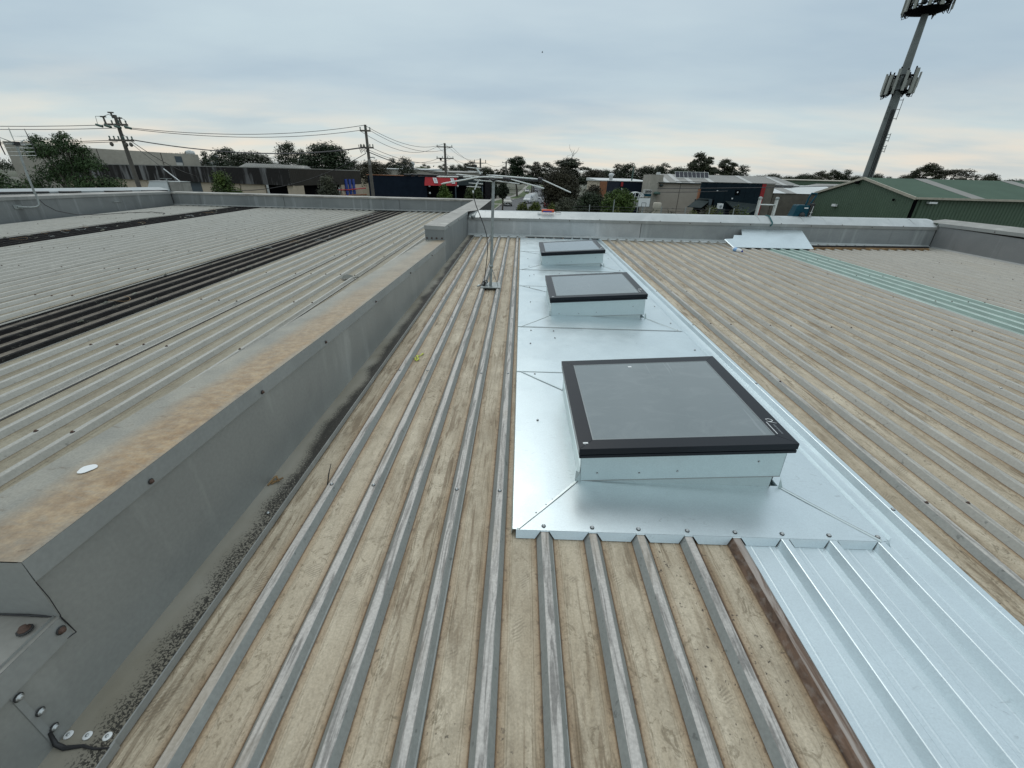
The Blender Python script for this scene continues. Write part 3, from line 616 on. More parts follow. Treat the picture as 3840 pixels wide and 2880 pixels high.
skylight(2, SKY[2]['o'], SKY[2]['y'], 'farthest black framed skylight, just in front of the bright far parapet', False)

# ---- gutter tray between the dividing wall and the roof
tray = thing('gutter_flashing', 'mould-speckled grey tray flashing along the foot of the dark dividing wall', 'flashing', (-1.03, 0.5, 0.01))
def traypart(y0, y1, lift, x1):
    m = MB(); m.plate([(-1.10, y0, RZ(y0)+0.002+lift), (x1, y0, RZ(y0)+0.002+lift), (x1, y1, RZ(y1)+0.002+lift), (-1.10, y1, RZ(y1)+0.002+lift)], 0.0015)
    p = m.build('tray_panel', 'tray', tray)
    m = MB(); e = x1
    m.hexa([(e, y0, RZ(y0)-0.022), (e+0.003, y0, RZ(y0)-0.022), (e+0.003, y1, RZ(y1)-0.022), (e, y1, RZ(y1)-0.022), (e-0.002, y0, RZ(y0)+0.0045+lift), (e+0.002, y0, RZ(y0)+0.0045+lift), (e+0.002, y1, RZ(y1)+0.0045+lift), (e-0.002, y1, RZ(y1)+0.0045+lift)])
    m.build('folded_lip', 'lip', tray)
traypart(-3.0, 0.505, 0.0015, -0.962); traypart(0.49, 6.36, 0.0, -0.966); traypart(6.35, 9.2, 0.0016, -0.966)
for x in (-1.088, -1.04, -0.99): put_screw((x, 0.515, RZ(.5)+0.004), tray, SCR_W, s=1.0)
sj = MB(); sj.tube([(-1.098, 0.50, .06), (-1.095, .493, .02), (-1.07, .488, .0145), (-1.03, .494, .0145), (-1.0, .489, .0145), (-.965, .492, .0145)], [.004, .006, .006, .004, .003, .002], 6); sj.build('sealant_bead', 'seal', tray)
put_screw((-1.0, 1.27, RZ(1.27)+0.003), tray, s=0.9)

# ---- dividing wall
dv = thing('dividing_wall', 'low dark grey sheet metal wall with a rust stained sloping top, left of the roof', 'wall', (-1.2, 3, 0.0))
def wall_top(y): # lip top height along the wall
    return np.interp(y, [0.62, 1.3, 2.55, 6.36], [0.488, 0.482, 0.457, 0.432])
for a, b in ((0.63, 2.9), (2.9, 6.36)):
    m = MB(); ys = np.linspace(a, b, 7)
    for y0, y1 in zip(ys, ys[1:]): m.add([(XW, y0, RZ(y0)), (XW, y1, RZ(y1)), (XW, y1, wall_top(y1)-.03), (XW, y0, wall_top(y0)-.03)], [(0, 3, 2, 1)])
    m.build('wall_panel', 'wall_dark', dv)
m = MB(); m.add([(XW, -3, RZ(-3)-.05), (XW, .63, RZ(.6)), (XW, .63, .31), (XW, -3, .27)], [(0, 3, 2, 1)]); m.build('wall_panel', 'wall_dark', dv)
m = MB(); m.add([(XW+.0015, .49, RZ(.5)+.002), (XW+.0015, .505, RZ(.5)+.002), (XW+.0015, .505, .235), (XW+.0015, .49, .235)], [(0, 1, 2, 3)]); m.build('vertical_lap', 'lip', dv)
LIP = 0.062
m = MB(); ys = np.concatenate([np.linspace(.63, 6.36, 16)])
for y0, y1 in zip(ys, ys[1:]):
    a0, a1 = wall_top(y0), wall_top(y1); xo = XW+0.012
    m.hexa([(XW+.001, y0, a0-LIP), (xo, y0, a0-LIP), (xo, y1, a1-LIP), (XW+.001, y1, a1-LIP), (XW, y0, a0), (xo-.002, y0, a0), (xo-.002, y1, a1), (XW, y1, a1)])
m.build('capping_lip', 'lip', dv)
XWL = -1.392
m = MB(); rows = []
for y in np.linspace(.63, 6.36, 16):
    a = wall_top(y); rows.append([(XW+.010, y, a+.001), (XW-.10, y, a+.001), (XW-.20, y, a-.001), (XWL, y, a-.004), (XWL-.001, y, a-.05)])
for r0, r1 in zip(rows, rows[1:]):
    for j in range(4): m.add([r0[j], r0[j+1], r1[j+1], r1[j]], [(0, 3, 2, 1)])
m.build('capping_top', 'stained', dv)
m = MB(); m.add([(XWL, -3, LZ(-3)-.05), (XWL, 6.36, LZ(6.36)-.05), (XWL, 6.36, .40), (XWL, .63, .45), (XWL, .63, .28), (XWL, -3, .25)], [(0, 1, 2, 3, 4, 5)]); m.build('wall_panel', 'wall_dark', dv)
# end face where the high part stops, and the lower stub towards the camera
m = MB(); m.add([(XW+.0125, .6275, .489), (XW+.0125, .6275, .303), (XWL, .6275, .303), (XWL, .6275, .486)], [(0, 3, 2, 1)]); m.build('end_face', 'wall_dark', dv)
m = MB(); m.hexa([(XW+.001, -3, .20), (XW+.012, -3, .20), (XW+.012, .63, .235), (XW+.001, .63, .235), (XW, -3, .27), (XW+.011, -3, .27), (XW+.011, .63, .302), (XW, .63, .302)]); m.build('capping_lip', 'lip', dv)
m = MB(); m.add([(XW+.011, -3, .271), (XW+.011, .628, .303), (XWL, .628, .303), (XWL, -3, .271)], [(0, 1, 2, 3)]); m.build('capping_top', 'cap_left', dv)
m = MB(); m.tube([(XW+.014, .628, .302), (XW+.013, .632, .27), (XW+.016, .634, .236), (XW+.006, .60, .238)], .0016, 5); m.tube([(XW+.012, .63, .302), (XW-.02, .627, .306), (XW-.06, .625, .31), (XWL, .627, .306)], [.0015, .003, .0025, .001], 5); m.tube([(XW+.012, .629, .425), (XW+.014, .631, .37), (XW+.013, .63, .305)], .001, 5); m.build('sealant_bead', 'seal', dv)
put_screw((XW+.013, .615, .272), dv, SCR_R, (0, R(90), 0), 1.3); put_screw((XW-.03, .59, .308), dv, SCR_R, None, 1.8)
for y, z in ((.51, .13), (.51, .06), (.50, .21)): put_screw((XW+.003, y, z), dv, SCR, (0, R(90), 0), 1.2)
for y in (.965, 1.56, 2.2, 3.1, 4.2, 5.3): put_screw((XW+.013, y, wall_top(y)-.045), dv, SCR_R, (0, R(90), 0), 1.1)
# raised far section, widening behind the far parapet
rw = thing('raised_wall_end', 'taller grey boxed end of the dividing wall running to the street side parapet', 'wall', (-1.24, 6.4, .1))
m = MB(); y0 = 6.357
m.add([(XW-.004, y0, RZ(y0)), (XW-.004, 9.25, RZ(9.25)), (XW-.004, 9.25, .58), (XW-.004, y0, .575)], [(0, 3, 2, 1)]); m.build('wall_panel', 'wall_left', rw)
m = MB(); m.add([(XW-.004, y0, .05), (-1.385, y0, .10), (-1.385, y0, .628), (XW-.004, y0, .618)], [(0, 3, 2, 1)]); m.add([(-1.385, y0, .10), (-1.385, 13.6, .2), (-1.385, 13.6, .64), (-1.385, y0, .628)], [(0, 1, 2, 3)]); m.build('end_face', 'wall_left', rw)
m = MB(); m.plate([(-1.392, y0-.006, .632), (XW+.006, y0-.006, .622), (XW+.006, 9.25, .630), (-1.392, 9.25, .638)], .05); m.build('capping_lip', 'lip', rw)
m = MB(); m.add([(-1.39, y0-.006, .6335), (XW+.005, y0-.006, .6235), (XW+.005, 9.25, .6315), (-1.39, 9.25, .6395)], [(0, 1, 2, 3)]); m.add([(-1.39, 9.25, .6395), (XW+.005, 9.25, .6315), (-.91, 9.52, .640), (-.895, 13.75, .660), (-1.39, 13.75, .660)], [(0, 1, 2, 3, 4)]); m.build('capping_top', 'cap_left', rw)
m = MB(); m.add([(-.91, 9.52, .640), (-.895, 13.75, .660), (-.895, 13.75, -.5), (-.91, 9.52, -.5)], [(0, 3, 2, 1)]); m.build('outer_face', 'seal', rw)
for y in (6.55, 6.9, 7.3): put_screw((-1.3+.1*0, y0-.001, .44), rw) if False else None
for x in (-1.36, -1.29, -1.22, -1.14): put_screw((x, y0-.008, .462), rw, SCR_R, (R(90), 0, 0), 1.5)
for y in (6.7, 7.8, 8.9): put_screw((XW+.008, y, .588), rw, SCR_R, (0, R(90), 0), 1.1)

# ---- far parapet of the skylight roof
fp = thing('far_parapet', 'bright zinc clad parapet wall across the far end of the skylight roof', 'wall', (3.7, YF, .2))
def lb(x): return .468 + .004*(x+1)
def lt(x): return .518 + .0045*(x+1)
def bt(x): return .622 + .0062*(x+1)
xs = [(-1.10, 2.50), (2.50, 5.35), (5.35, XR+.03)]
for j, (a, b) in enumerate(xs):
    m = MB(); y = YF-.0015*j; m.add([(a, y, .1), (b+.02, y, .1), (b+.02, y, lb(b)+.02), (a, y, lb(a)+.02)], [(0, 1, 2, 3)]); m.build('wall_panel', 'wall_far' if j else 'wall_far2', fp)
    m = MB(); m.tube([(b, y-.002, .19), (b+.004, y-.003, .3), (b-.003, y-.003, .38), (b+.002, y-.002, lb(b))], .004, 5); m.build('sealed_joint', 'seal' if j == 0 else 'lip', fp)
for a, b in ((-1.085, 1.6), (1.6, 4.95), (4.95, XR+.04)):
    m = MB(); m.hexa([(a, YF-.018, lb(a)), (b, YF-.018, lb(b)), (b, YF, lb(b)), (a, YF, lb(a)), (a, YF-.020, lt(a)), (b, YF-.020, lt(b)), (b, YF, lt(b)), (a, YF, lt(a))]); m.build('capping_lip', 'lip', fp)
    m = MB(); N = 8
    for k in range(N):
        u, v = a+(b-a)*k/N, a+(b-a)*(k+1)/N
        w1, w2 = random.uniform(-.003, .003), random.uniform(-.003, .003)
        m.add([(u, YF-.020, lt(u)+.001), (v, YF-.020, lt(v)+.001), (v, YF+.225, bt(v)+w2), (u, YF+.225, bt(u)+w1)], [(0, 1, 2, 3)]); m.add([(u, YF+.225, bt(u)+w1), (v, YF+.225, bt(v)+w2), (v, YF+.36, bt(v)+.014), (u, YF+.36, bt(u)+.014)], [(0, 1, 2, 3)])
    m.build('capping_top', 'cap_far', fp)
m = MB(); m.add([(-.80, YF+.36, bt(0)+.013), (XR, YF+.36, bt(8)+.013), (XR, YF+.36, G), (-.8, YF+.36, G)], [(0, 1, 2, 3)]); m.build('outer_face', 'wall_far', fp)
for k, x in enumerate(np.arange(-.85, 8.4, .62)): put_screw((x, YF-.021, (lb(x)+lt(x))/2 if k % 2 else lt(x)+.006), fp, SCR_R, (R(90) if k % 2 else R(28), 0, 0), 1.2)
# scalloped flashing over the rib ends at its foot
m = MB(); m.add([(-1.1, YF-.002, RZ(YF)+.035), (XR, YF-.002, RZ(YF)+.035), (XR, YF-.06, RZ(YF)+.006), (-1.1, YF-.06, RZ(YF)+.006)], [(0, 3, 2, 1)])
for k in range(-5, 45):
    if 1 <= k <= 8: continue
    c = X0+k*PITCH; a, b = c+.028, c+PITCH-.028
    m.add([(a-.012, YF-.06, RZ(YF)+.005), (b+.012, YF-.06, RZ(YF)+.005), (b, YF-.075, RZ(YF)-.02), (a, YF-.075, RZ(YF)-.02)], [(0, 3, 2, 1)])
m.build('foot_flashing', 'cap_far', fp)

# ---- right parapet
rp = thing('right_parapet', 'grey metal parapet wall closing the roof on the right side', 'wall', (8.6, 3, 0))
XP = 8.545
for a, b in ((-3, 1.2), (1.2, 4.4), (4.4, 7.4), (7.4, YF)):
    m = MB(); m.add([(XP, a, RZ(a)-.05), (XP, b, RZ(b)-.05), (XP, b, .575), (XP, a, .53)], [(0, 1, 2, 3)]); m.build('wall_panel', 'wall_right', rp)
def rt_(y): return .56 + .008*y
m = MB(); m.hexa([(XP-.018, -3, rt_(-3)-.055), (XP, -3, rt_(-3)-.055), (XP, YF+.0, rt_(YF)-.055), (XP-.018, YF+.0, rt_(YF)-.055), (XP-.02, -3, rt_(-3)), (XP, -3, rt_(-3)), (XP, YF, rt_(YF)), (XP-.02, YF, rt_(YF))]); m.build('capping_lip', 'lip', rp)
for a, b in ((-3, 2.2), (2.2, 5.6), (5.6, YF+.36)):
    m = MB(); m.add([(XP-.02, a, rt_(a)+.002), (XP-.02, b, rt_(b)+.002), (XP+.42, b, rt_(b)+.055), (XP+.42, a, rt_(a)+.055)], [(0, 3, 2, 1)]); m.add([(XP+.42, a, rt_(a)+.055), (XP+.42, b, rt_(b)+.055), (XP+.42, b, -1), (XP+.42, a, -1)], [(0, 3, 2, 1)]); m.build('capping_top', 'cap_left', rp)
for y in (2.1, 3.4, 4.6, 5.9, 7.0, 8.1): put_screw((XP-.02, y, rt_(y)-.03), rp, SCR_R, (0, R(-90), 0), 1.3)
m = MB(); m.tube([(XP-.02, YF-.02, .62), (XP-.008, YF-.01, .45), (XP-.004, YF-.008, .3), (XP-.004, YF-.008, .17)], .006, 5); m.build('sealant_bead', 'seal', rp)
m = MB(); m.add([(XP, -3, RZ(-3)-.0), (XP, YF-.06, RZ(YF)+.02), (XP-.05, YF-.06, RZ(YF)-.012), (XP-.05, -3, RZ(-3)-.022)], [(0, 1, 2, 3)]); m.build('foot_flashing', 'lip', rp)

# ---- left roof
XLP, YLF, LX0, LP = -10.54, 13.53, -2.04, 0.185
lr = thing('metal_roof', 'pale grey ribbed metal roof beyond the dividing wall on the left', 'roof', (-6, -3, 0))
XK = lambda k: LX0-LP*k
def lprof(ks, **kw): return rib_profile([-k for k in sorted(ks, reverse=True) if XK(k) > XLP], LX0, pitch=LP, **kw)
for k in range(-4, 46, 4):     # ribs counted leftwards; a sheet lies between k and k+4
    if k in (8, 32): continue
    ks = [q for q in range(k, k+5) if q >= -3]
    sheet('roof_sheet', lprof(ks), -3.2, YLF-.03, LZ, PALE, lr, dz=.0005*((k//4) % 3))
for k in (4, 0):
    c = XK(k); m = MB(); p = [(c+TOPW, 0.003), (c+BASEW-.004, -RIB_H+.010), (c+BASEW+.003, -RIB_H+.008)]; vs = [(x, y, LZ(y)+z) for y in (-3.2, YLF-.04) for x, z in p]; m.add(vs, [(0, 1, 4, 3), (1, 2, 5, 4)]); m.build('lap_edge', 'pale_top', lr)
    m = MB(); m.tube([(c+BASEW+.006, y, LZ(y)-RIB_H+.002) for y in np.linspace(-3, YLF-.05, 8)], .0035, 4); m.build('lap_gap', 'seal', lr)
for lab, k in (('nearer strip of black lichen covered ribbed sheeting on the pale left roof', 8), ('farther strip of black lichen covered ribbed sheeting, close to the left parapet', 32)):
    t_ = thing('dark_roof_strip', lab, 'roof sheet', (XK(k+2), 0, LZ(0)), 'lichen covered dark strips')
    sheet('fibreglass_sheet', [(x, z+.003, m_) for x, z, m_ in lprof(range(k, k+5), flutes=False)], -3.2, YLF-.04, LZ, DARK, t_, jit=.0006, ny=20)
    for j in range(16):        # curls of wire and crust lying in it
        m = MB(); cx, cy = XK(k+4)+random.uniform(.03, .72), random.uniform(2.6 if k == 8 else 7, 12.5); r_ = random.uniform(.03, .075); a0 = random.uniform(0, 6); n_ = random.randint(7, 13); e_ = random.uniform(.8, 2.0)
        m.tube([(cx+r_*math.cos(a0+q*.5)*(1+.1*q), cy+r_*e_*math.sin(a0+q*.5), LZ(cy)+.008+.012*math.sin(q)) for q in range(n_)], .0026, 5, sm=True); m.build('loose_wire', 'galv' if j % 2 else 'timber', t_)
    for j in range(60):
        cx, cy = XK(k+4)+random.uniform(-.02, .76), random.uniform(2.2 if k == 8 else 6, 13); u = (XK(k)-cx)/LP; on = abs(u-round(u)) < .12; z = LZ(cy)+(.004 if on else -RIB_H+.005); r_ = random.uniform(.012, .035)
        m = MB(); pts = [(cx+r_*random.uniform(.5, 1)*math.cos(a), cy+r_*random.uniform(.8, 2.2)*math.sin(a), z) for a in [q*math.pi/4 for q in range(8)]]; m.plate(pts, .004); m.v[0] = (m.v[0][0], m.v[0][1], m.v[0][2]+.01); m.v[3] = (m.v[3][0], m.v[3][1], m.v[3][2]+.012); m.build('lichen_flake', 'lichen', t_)
for yr in (.6, 1.7, 2.83, 4.0, 5.2, 6.4, 7.6, 8.8, 10.0, 11.2, 12.4):
    for k in range(0, 45):
        if 8 <= k <= 12 or 32 <= k <= 36 or random.random() < .45: continue
        y = yr+random.uniform(-.02, .02); put_screw((XK(k), y, LZ(y)), lr, SCR_R, None, 1.25)

# ---- street side and left parapets of the left roof
ZT = .655
lf = thing('street_parapet', 'long grey streaked parapet wall along the street side of the left roof', 'wall', (-6, YLF, .3))
jt = (XLP, -7.15, -3.66, -1.39)
for j in range(3):
    a, b = jt[j], jt[j+1]; m = MB(); y = YLF-.0015*j; m.add([(a, y, .2), (b, y, .2), (b, y, ZT-.03), (a, y, ZT-.03)], [(0, 1, 2, 3)]); m.build('wall_panel', 'wall_left', lf)
    if j < 2: m = MB(); m.tube([(b, y-.003, .30), (b+.005, y-.003, .44), (b-.003, y-.003, ZT-.05)], .005, 5); m.build('sealed_joint', 'seal', lf)
for a, b in ((XLP-.02, -7.9), (-7.9, -4.6), (-4.6, -1.37)):
    m = MB(); N = 14; pr_ = [random.uniform(-.006, .007) for _ in range(N+1)]
    for k in range(N):
        u, v = a+(b-a)*k/N, a+(b-a)*(k+1)/N
        m.add([(u, YLF-.018, ZT-.05), (v, YLF-.018, ZT-.05), (v, YLF-.02, ZT-.008+pr_[k+1]), (u, YLF-.02, ZT-.008+pr_[k])], [(0, 1, 2, 3)])
        m.add([(u, YLF-.02, ZT-.0075+pr_[k]), (v, YLF-.02, ZT-.0075+pr_[k+1]), (v, YLF+.28, ZT+.01), (u, YLF+.28, ZT+.01)], [(0, 1, 2, 3)])
    m.build('capping', 'cap_left', lf)
m = MB(); m.add([(-12.4, YLF+.28, ZT+.008), (-.9, YLF+.28, ZT+.008), (-.9, YLF+.28, G), (-12.4, YLF+.28, G)], [(0, 1, 2, 3)]); m.build('outer_face', 'wall_left', lf)
m = MB(); m.add([(XLP, YLF-.001, LZ(YLF)+.03), (-1.39, YLF-.001, LZ(YLF)+.03), (-1.39, YLF-.06, LZ(YLF)+.004), (XLP, YLF-.06, LZ(YLF)+.004)], [(0, 3, 2, 1)]); m.build('foot_flashing', 'lip', lf)
lp = thing('left_parapet', 'grey metal clad parapet wall on the far left, carrying the bracketed television aerial', 'wall', (XLP, 5, .3))
for a, b in ((-3, 5.2), (5.2, YLF)):
    m = MB(); m.add([(XLP, a, LZ(a)-.05), (XLP, b, LZ(b)-.05), (XLP, b, ZT-.03), (XLP, a, ZT-.03)], [(0, 3, 2, 1)]); m.build('wall_panel', 'wall_left', lp)
zl = lambda y: .683-.0065*(y-9)
m = MB(); m.hexa([(XLP, -3, zl(-3)-.075), (XLP+.018, -3, zl(-3)-.075), (XLP+.018, YLF-.02, zl(YLF)-.055), (XLP, YLF-.02, zl(YLF)-.055), (XLP, -3, zl(-3)), (XLP+.02, -3, zl(-3)), (XLP+.02, YLF-.02, zl(YLF)), (XLP, YLF-.02, zl(YLF))]); m.build('capping_lip', 'lip', lp)
m = MB(); m.add([(XLP+.02, -3, zl(-3)+.002), (XLP+.02, YLF, zl(YLF)+.002), (XLP-.44, YLF+.1, zl(YLF)+.02), (XLP-.44, -3, zl(-3)+.03)], [(0, 1, 2, 3)]); m.build('capping_top', 'cap_left', lp)
m = MB(); m.tube([(XLP+.01, YLF-.02, .64), (XLP+.012, YLF-.018, .5), (XLP+.015, YLF-.02, .33)], .008, 5); m.build('sealant_bead', 'seal', lp)
nb = thing('neighbour_capping', 'pale flat capping of the neighbouring wall behind the left parapet', 'wall', (-11.5, 10, .7))
nz = lambda y: .772-.0192*(y-9.5)*.95
m = MB(); m.add([(-11.08, -3, .70), (-11.08, 14.2, .60), (-11.09, 14.2, nz(14.2)), (-11.09, -3, nz(2))], [(0, 3, 2, 1)]); m.add([(-11.09, -3, nz(2)), (-11.09, 14.2, nz(14.2)), (-12.0, 15.0, .725), (-12.0, -3, .93)], [(0, 1, 2, 3)]); m.add([(-12.0, 15.0, .725), (-12.0, -3, .93), (-12.0, -3, G), (-12.0, 15.0, G)], [(0, 1, 2, 3)]); m.build('capping_top', 'cap_mid', nb)
for j, (a, b) in enumerate(((5.2, 10.42), (10.66, 11.2), (11.86, 12.7), (13.05, 14.0))):
    m = MB(); zz = lambda y: .738-.0165*(y-9.8); m.tube([(-11.0, a, zz(a)), (-11.0, (a+b)/2, zz((a+b)/2)-.003), (-11.0, b, zz(b))], .020, 8)
    tag(m.build('foam_strip', 'black2'), ['longest black foam strip lying behind the left parapet, behind the aerial pole', 'short black foam strip behind the left parapet, just right of the aerial', 'third black foam strip from the left behind the parapet', 'black foam strip under the white roof hood behind the parapet corner'][j], 'foam strip', 'black foam strips behind the left parapet')
# white metal hood beyond the corner
hd = thing('roof_hood', 'small pale metal hood with sloping ends behind the far left corner of the parapet', 'roof vent', (-12.4, 15.5, .6))
m = MB(); m.hexa([(-12.95, 15.5, .50), (-12.1, 15.5, .50), (-12.1, 16.0, .50), (-12.95, 16.0, .50), (-12.74, 15.56, .88), (-12.1, 15.56, .88), (-12.1, 15.95, .88), (-12.74, 15.95, .88)]); m.build('hood_box', 'cap_far', hd)
m = MB(); m.box((-12.06, 15.52, .50), (-11.66, 16.0, .88)); m.build('hood_box', 'cap_left', hd)
m = MB(); m.plate([(-12.78, 15.54, .893), (-11.64, 15.54, .893), (-11.64, 16.0, .893), (-12.78, 16.0, .893)], .012); m.build('hood_top', 'cap_far', hd)
m = MB(); m.tube([(-12.08, 15.5, .50), (-12.08, 15.5, .97)], .016, 6); m.tube([(-12.3, 15.5, .97), (-11.9, 15.5, .97)], .008, 6); m.build('vent_pipe', 'galv', hd)

# building bodies under the roofs
for nm, lab, a, b in (('warehouse', 'low warehouse under the skylight roof, only its walls below the parapet', (-1.3, -3.3, G), (8.9, 9.5, -.16)), ('warehouse', 'low warehouse under the pale left roof', (-10.9, -3.3, G), (-1.45, 13.7, -.15))):
    m = MB(); m.box(a, b); tag(m.build(nm, 'wall_far'), lab, 'building')

# ================================================================== things on the roof
# television aerial on its tripod
an = thing('television_aerial', 'tall television aerial on a galvanised pole with a square base, left of the skylights', 'aerial', (-.34, 5.01, RZ(5)))
m = MB(); m.hexa([(-.455, 4.93, .094), (-.215, 4.93, .094), (-.235, 5.19, .099), (-.44, 5.19, .099), (-.455, 4.93, .102), (-.215, 4.93, .102), (-.235, 5.19, .107), (-.44, 5.19, .107)]); m.build('base_plate', 'galv', an)
m = MB(); m.tube([(-.340, 5.0, .10), (-.322, 5.0, .70), (-.307, 5.0, 1.262)], .0165, 12); m.build('pole', 'galv', an)
m = MB()
for x, y in ((-.25, 5.0), (-.41, 5.12), (-.40, 4.96)): m.tube([(x, y, .107), (-.332, 5.0, .335)], .0035, 6)
m.build('stay_rod', 'galv', an)
m = MB(); m.lathe([(.024, 0), (.024, .03)], (-.333, 5.0, .325), 10); m.build('pole_clamp', 'galv', an)
def rod(pts, r=.0065, name='element', mat='alu', par=an):
    return MB().tube(pts, [r*.45]+[r]*(len(pts)-2)+[r*.8] if len(pts) > 2 else r, 7).build(name, mat, par)
rod([(-.921, 5.0, 1.270), (-.90, 5.0, 1.270), (-.685, 5.0, 1.272)], .0078); rod([(-.685, 5.0, 1.272), (-.635, 5.0, 1.273)], .008, 'insulator', 'plastic'); rod([(-.635, 5.0, 1.274), (-.54, 5.02, 1.273)], .0065)
rod([(-.721, 5.06, 1.297), (-.70, 5.06, 1.295), (-.474, 5.05, 1.279)], .0065)
rod([(-.868, 4.94, 1.200), (-.84, 4.94, 1.206), (-.627, 4.95, 1.244), (-.50, 4.96, 1.269), (-.454, 4.96, 1.275), (-.40, 4.96, 1.279), (-.324, 4.96, 1.278), (-.203, 4.96, 1.272)], .0078)
rod([(-.205, 4.96, 1.268), (-.13, 4.96, 1.258)], .016, 'insulator', 'plastic')
rod([(-.12, 4.95, 1.262), (-.067, 4.95, 1.250), (.22, 4.93, 1.187), (.241, 4.93, 1.183)], .0072)
rod([(-.387, 5.03, 1.297), (-.30, 5.03, 1.293), (.12, 5.0, 1.272), (.168, 5.0, 1.270)], .0082)
rod([(-.612, 5.02, 1.270), (-.203, 5.01, 1.264), (.168, 5.0, 1.256), (.208, 5.0, 1.262)], .0085, 'boom', 'plastic')
m = MB(); m.lathe([(.012, -.026), (.024, -.022), (.026, 0), (.024, .022), (.012, .026)], (.197, 5.0, 1.264), 10, axis=(1, 0, -.1)); m.build('junction_box', 'plastic', an)
rod([(.215, 4.98, 1.266), (.26, 4.96, 1.250), (.50, 4.88, 1.158), (.523, 4.87, 1.150)], .0065)
rod([(-.519, 4.97, 1.247), (-.50, 4.97, 1.246), (-.318, 4.97, 1.236)], .006); rod([(-.353, 4.98, 1.250), (-.33, 4.98, 1.248), (-.05, 4.97, 1.222), (-.026, 4.97, 1.219)], .0065)
rod([(-.506, 4.98, 1.384), (-.470, 4.985, 1.335), (-.447, 4.99, 1.303)], .010, 'reflector_arm', 'alu'); rod([(-.447, 4.99, 1.303), (-.430, 5.0, 1.28), (-.40, 5.0, 1.262), (-.35, 5.0, 1.25)], .014, 'reflector_bracket', 'plastic')
rod([(-.515, 4.98, 1.392), (-.50, 4.98, 1.380), (-.485, 4.98, 1.374)], .016, 'end_cap', 'plastic')
rod([(-.454, 4.99, 1.255), (-.483, 4.98, 1.215), (-.51, 4.97, 1.153)], .009, 'reflector_arm', 'alu')
for a, b in (((-.598, 4.985, 1.367), (-.444, 4.985, 1.355)), ((-.582, 4.985, 1.331), (-.421, 4.985, 1.320)), ((-.577, 4.98, 1.216), (-.421, 4.98, 1.209)), ((-.598, 4.97, 1.182), (-.441, 4.97, 1.177))):
    mid = tuple(a[i]*.33+b[i]*.67-(.001 if i == 2 else 0) for i in range(3)); l = tuple((a[i]*2+b[i])/3 for i in range(3))
    rod([a, l, b], .0048)
rod([(-.345, 4.98, 1.26), (-.31, 4.97, 1.245), (-.27, 4.97, 1.262)], .012, 'mast_clamp', 'plastic')
ca = MB().tube([(-.515, 4.97, 1.165), (-.527, 4.97, 1.12), (-.522, 4.97, 1.08), (-.500, 4.97, 1.0), (-.458, 4.97, .899), (-.41, 4.97, .78), (-.383, 4.97, .686), (-.372, 4.98, .58), (-.376, 4.98, .474), (-.395, 5.0, .32), (-.41, 5.02, .199), (-.42, 5.05, .12)], .0045, 7).build('aerial_cable', 'cable', an)
MB().lathe([(.009, 0), (.009, .028)], (-.527, 4.97, 1.115), 8).build('connector', 'alu', ca)
m = MB()
for j in range(3): m.tube([(-.43+.03*math.cos(q*.7+j)+.012*j, 5.05+.05*math.sin(q*.7+j), RZ(5)+.012+.018*j+.006*math.sin(q)) for q in range(11)], .0055, 6)
tag(m.build('cable_coil', 'cable'), 'small heap of coiled black cable beside the aerial base plate', 'cable')
m = MB(); m.tube([(-.50, 5.0, .098), (-.485, 5.02, .10), (-.465, 5.05, .104)], [.012, .014, .008], 8); tag(m.build('cable_connector', 'alu'), 'silver cable connector lying beside the coil at the aerial base', 'connector')

# left aerial bracketed to the left parapet
la = thing('television_aerial', 'grid shaped television aerial on a bent bracket pole on the left parapet', 'aerial', (XLP, 9.2, .48))
xx = -10.29
m = MB(); m.tube([(xx, 9.491, 1.70), (xx, 9.509, 1.60), (xx, 9.466, 1.111), (xx, 9.452, .809), (xx, 9.462, .66), (xx, 9.45, .53), (xx-.03, 9.40, .487), (xx-.08, 9.32, .478), (xx-.235, 9.22, .487)], .019, 10); m.build('bracket_pole', 'galv', la)
m = MB(); m.box((XLP+.001, 9.14, .45), (XLP+.014, 9.30, .53)); m.build('wall_plate', 'galv', la)
for z, a, b in ((1.806, 9.50, 9.809), (1.728, 9.50, 9.817), (1.658, 9.295, 9.814), (1.590, 9.25, 9.808), (1.520, 9.259, 9.814), (1.451, 9.216, 9.808)): rod([(xx+.01, a, z-.010), (xx+.01, (a+b)/2, z), (xx+.01, b, z+.012)], .0058, par=la)
rod([(xx+.01, 9.26, 1.80), (xx+.01, 9.203, 1.618), (xx+.01, 9.211, 1.452)], .011, 'grid_edge', 'plastic', la); rod([(xx+.01, 9.79, 1.948), (xx+.01, 9.803, 1.808), (xx+.01, 9.82, 1.656), (xx+.01, 9.809, 1.466)], .009, 'grid_edge', 'plastic', la)
for p in ([(xx+.02, 9.22, 1.765), (xx+.03, 9.38, 1.70), (xx+.03, 9.50, 1.665), (xx+.03, 9.62, 1.64), (xx+.02, 9.705, 1.625)], [(xx+.02, 9.26, 1.640), (xx+.03, 9.40, 1.65), (xx+.03, 9.52, 1.67), (xx+.03, 9.60, 1.70), (xx+.02, 9.69, 1.74)]): rod(p, .010, 'dipole', 'galv', la)
m = MB(); m.box((xx-.01, 9.44, 1.63), (xx+.05, 9.55, 1.70)); m.build('junction_box', 'plastic', la)
rod([(xx, 9.50, 1.68), (xx+.01, 9.49, 1.80), (xx+.02, 9.485, 1.94)], .0085, 'reflector_arm', 'alu', la)
rod([(xx, 9.53, 1.63), (xx+.02, 9.60, 1.53), (xx+.02, 9.64, 1.48)], .009, 'reflector_arm', 'galv', la)
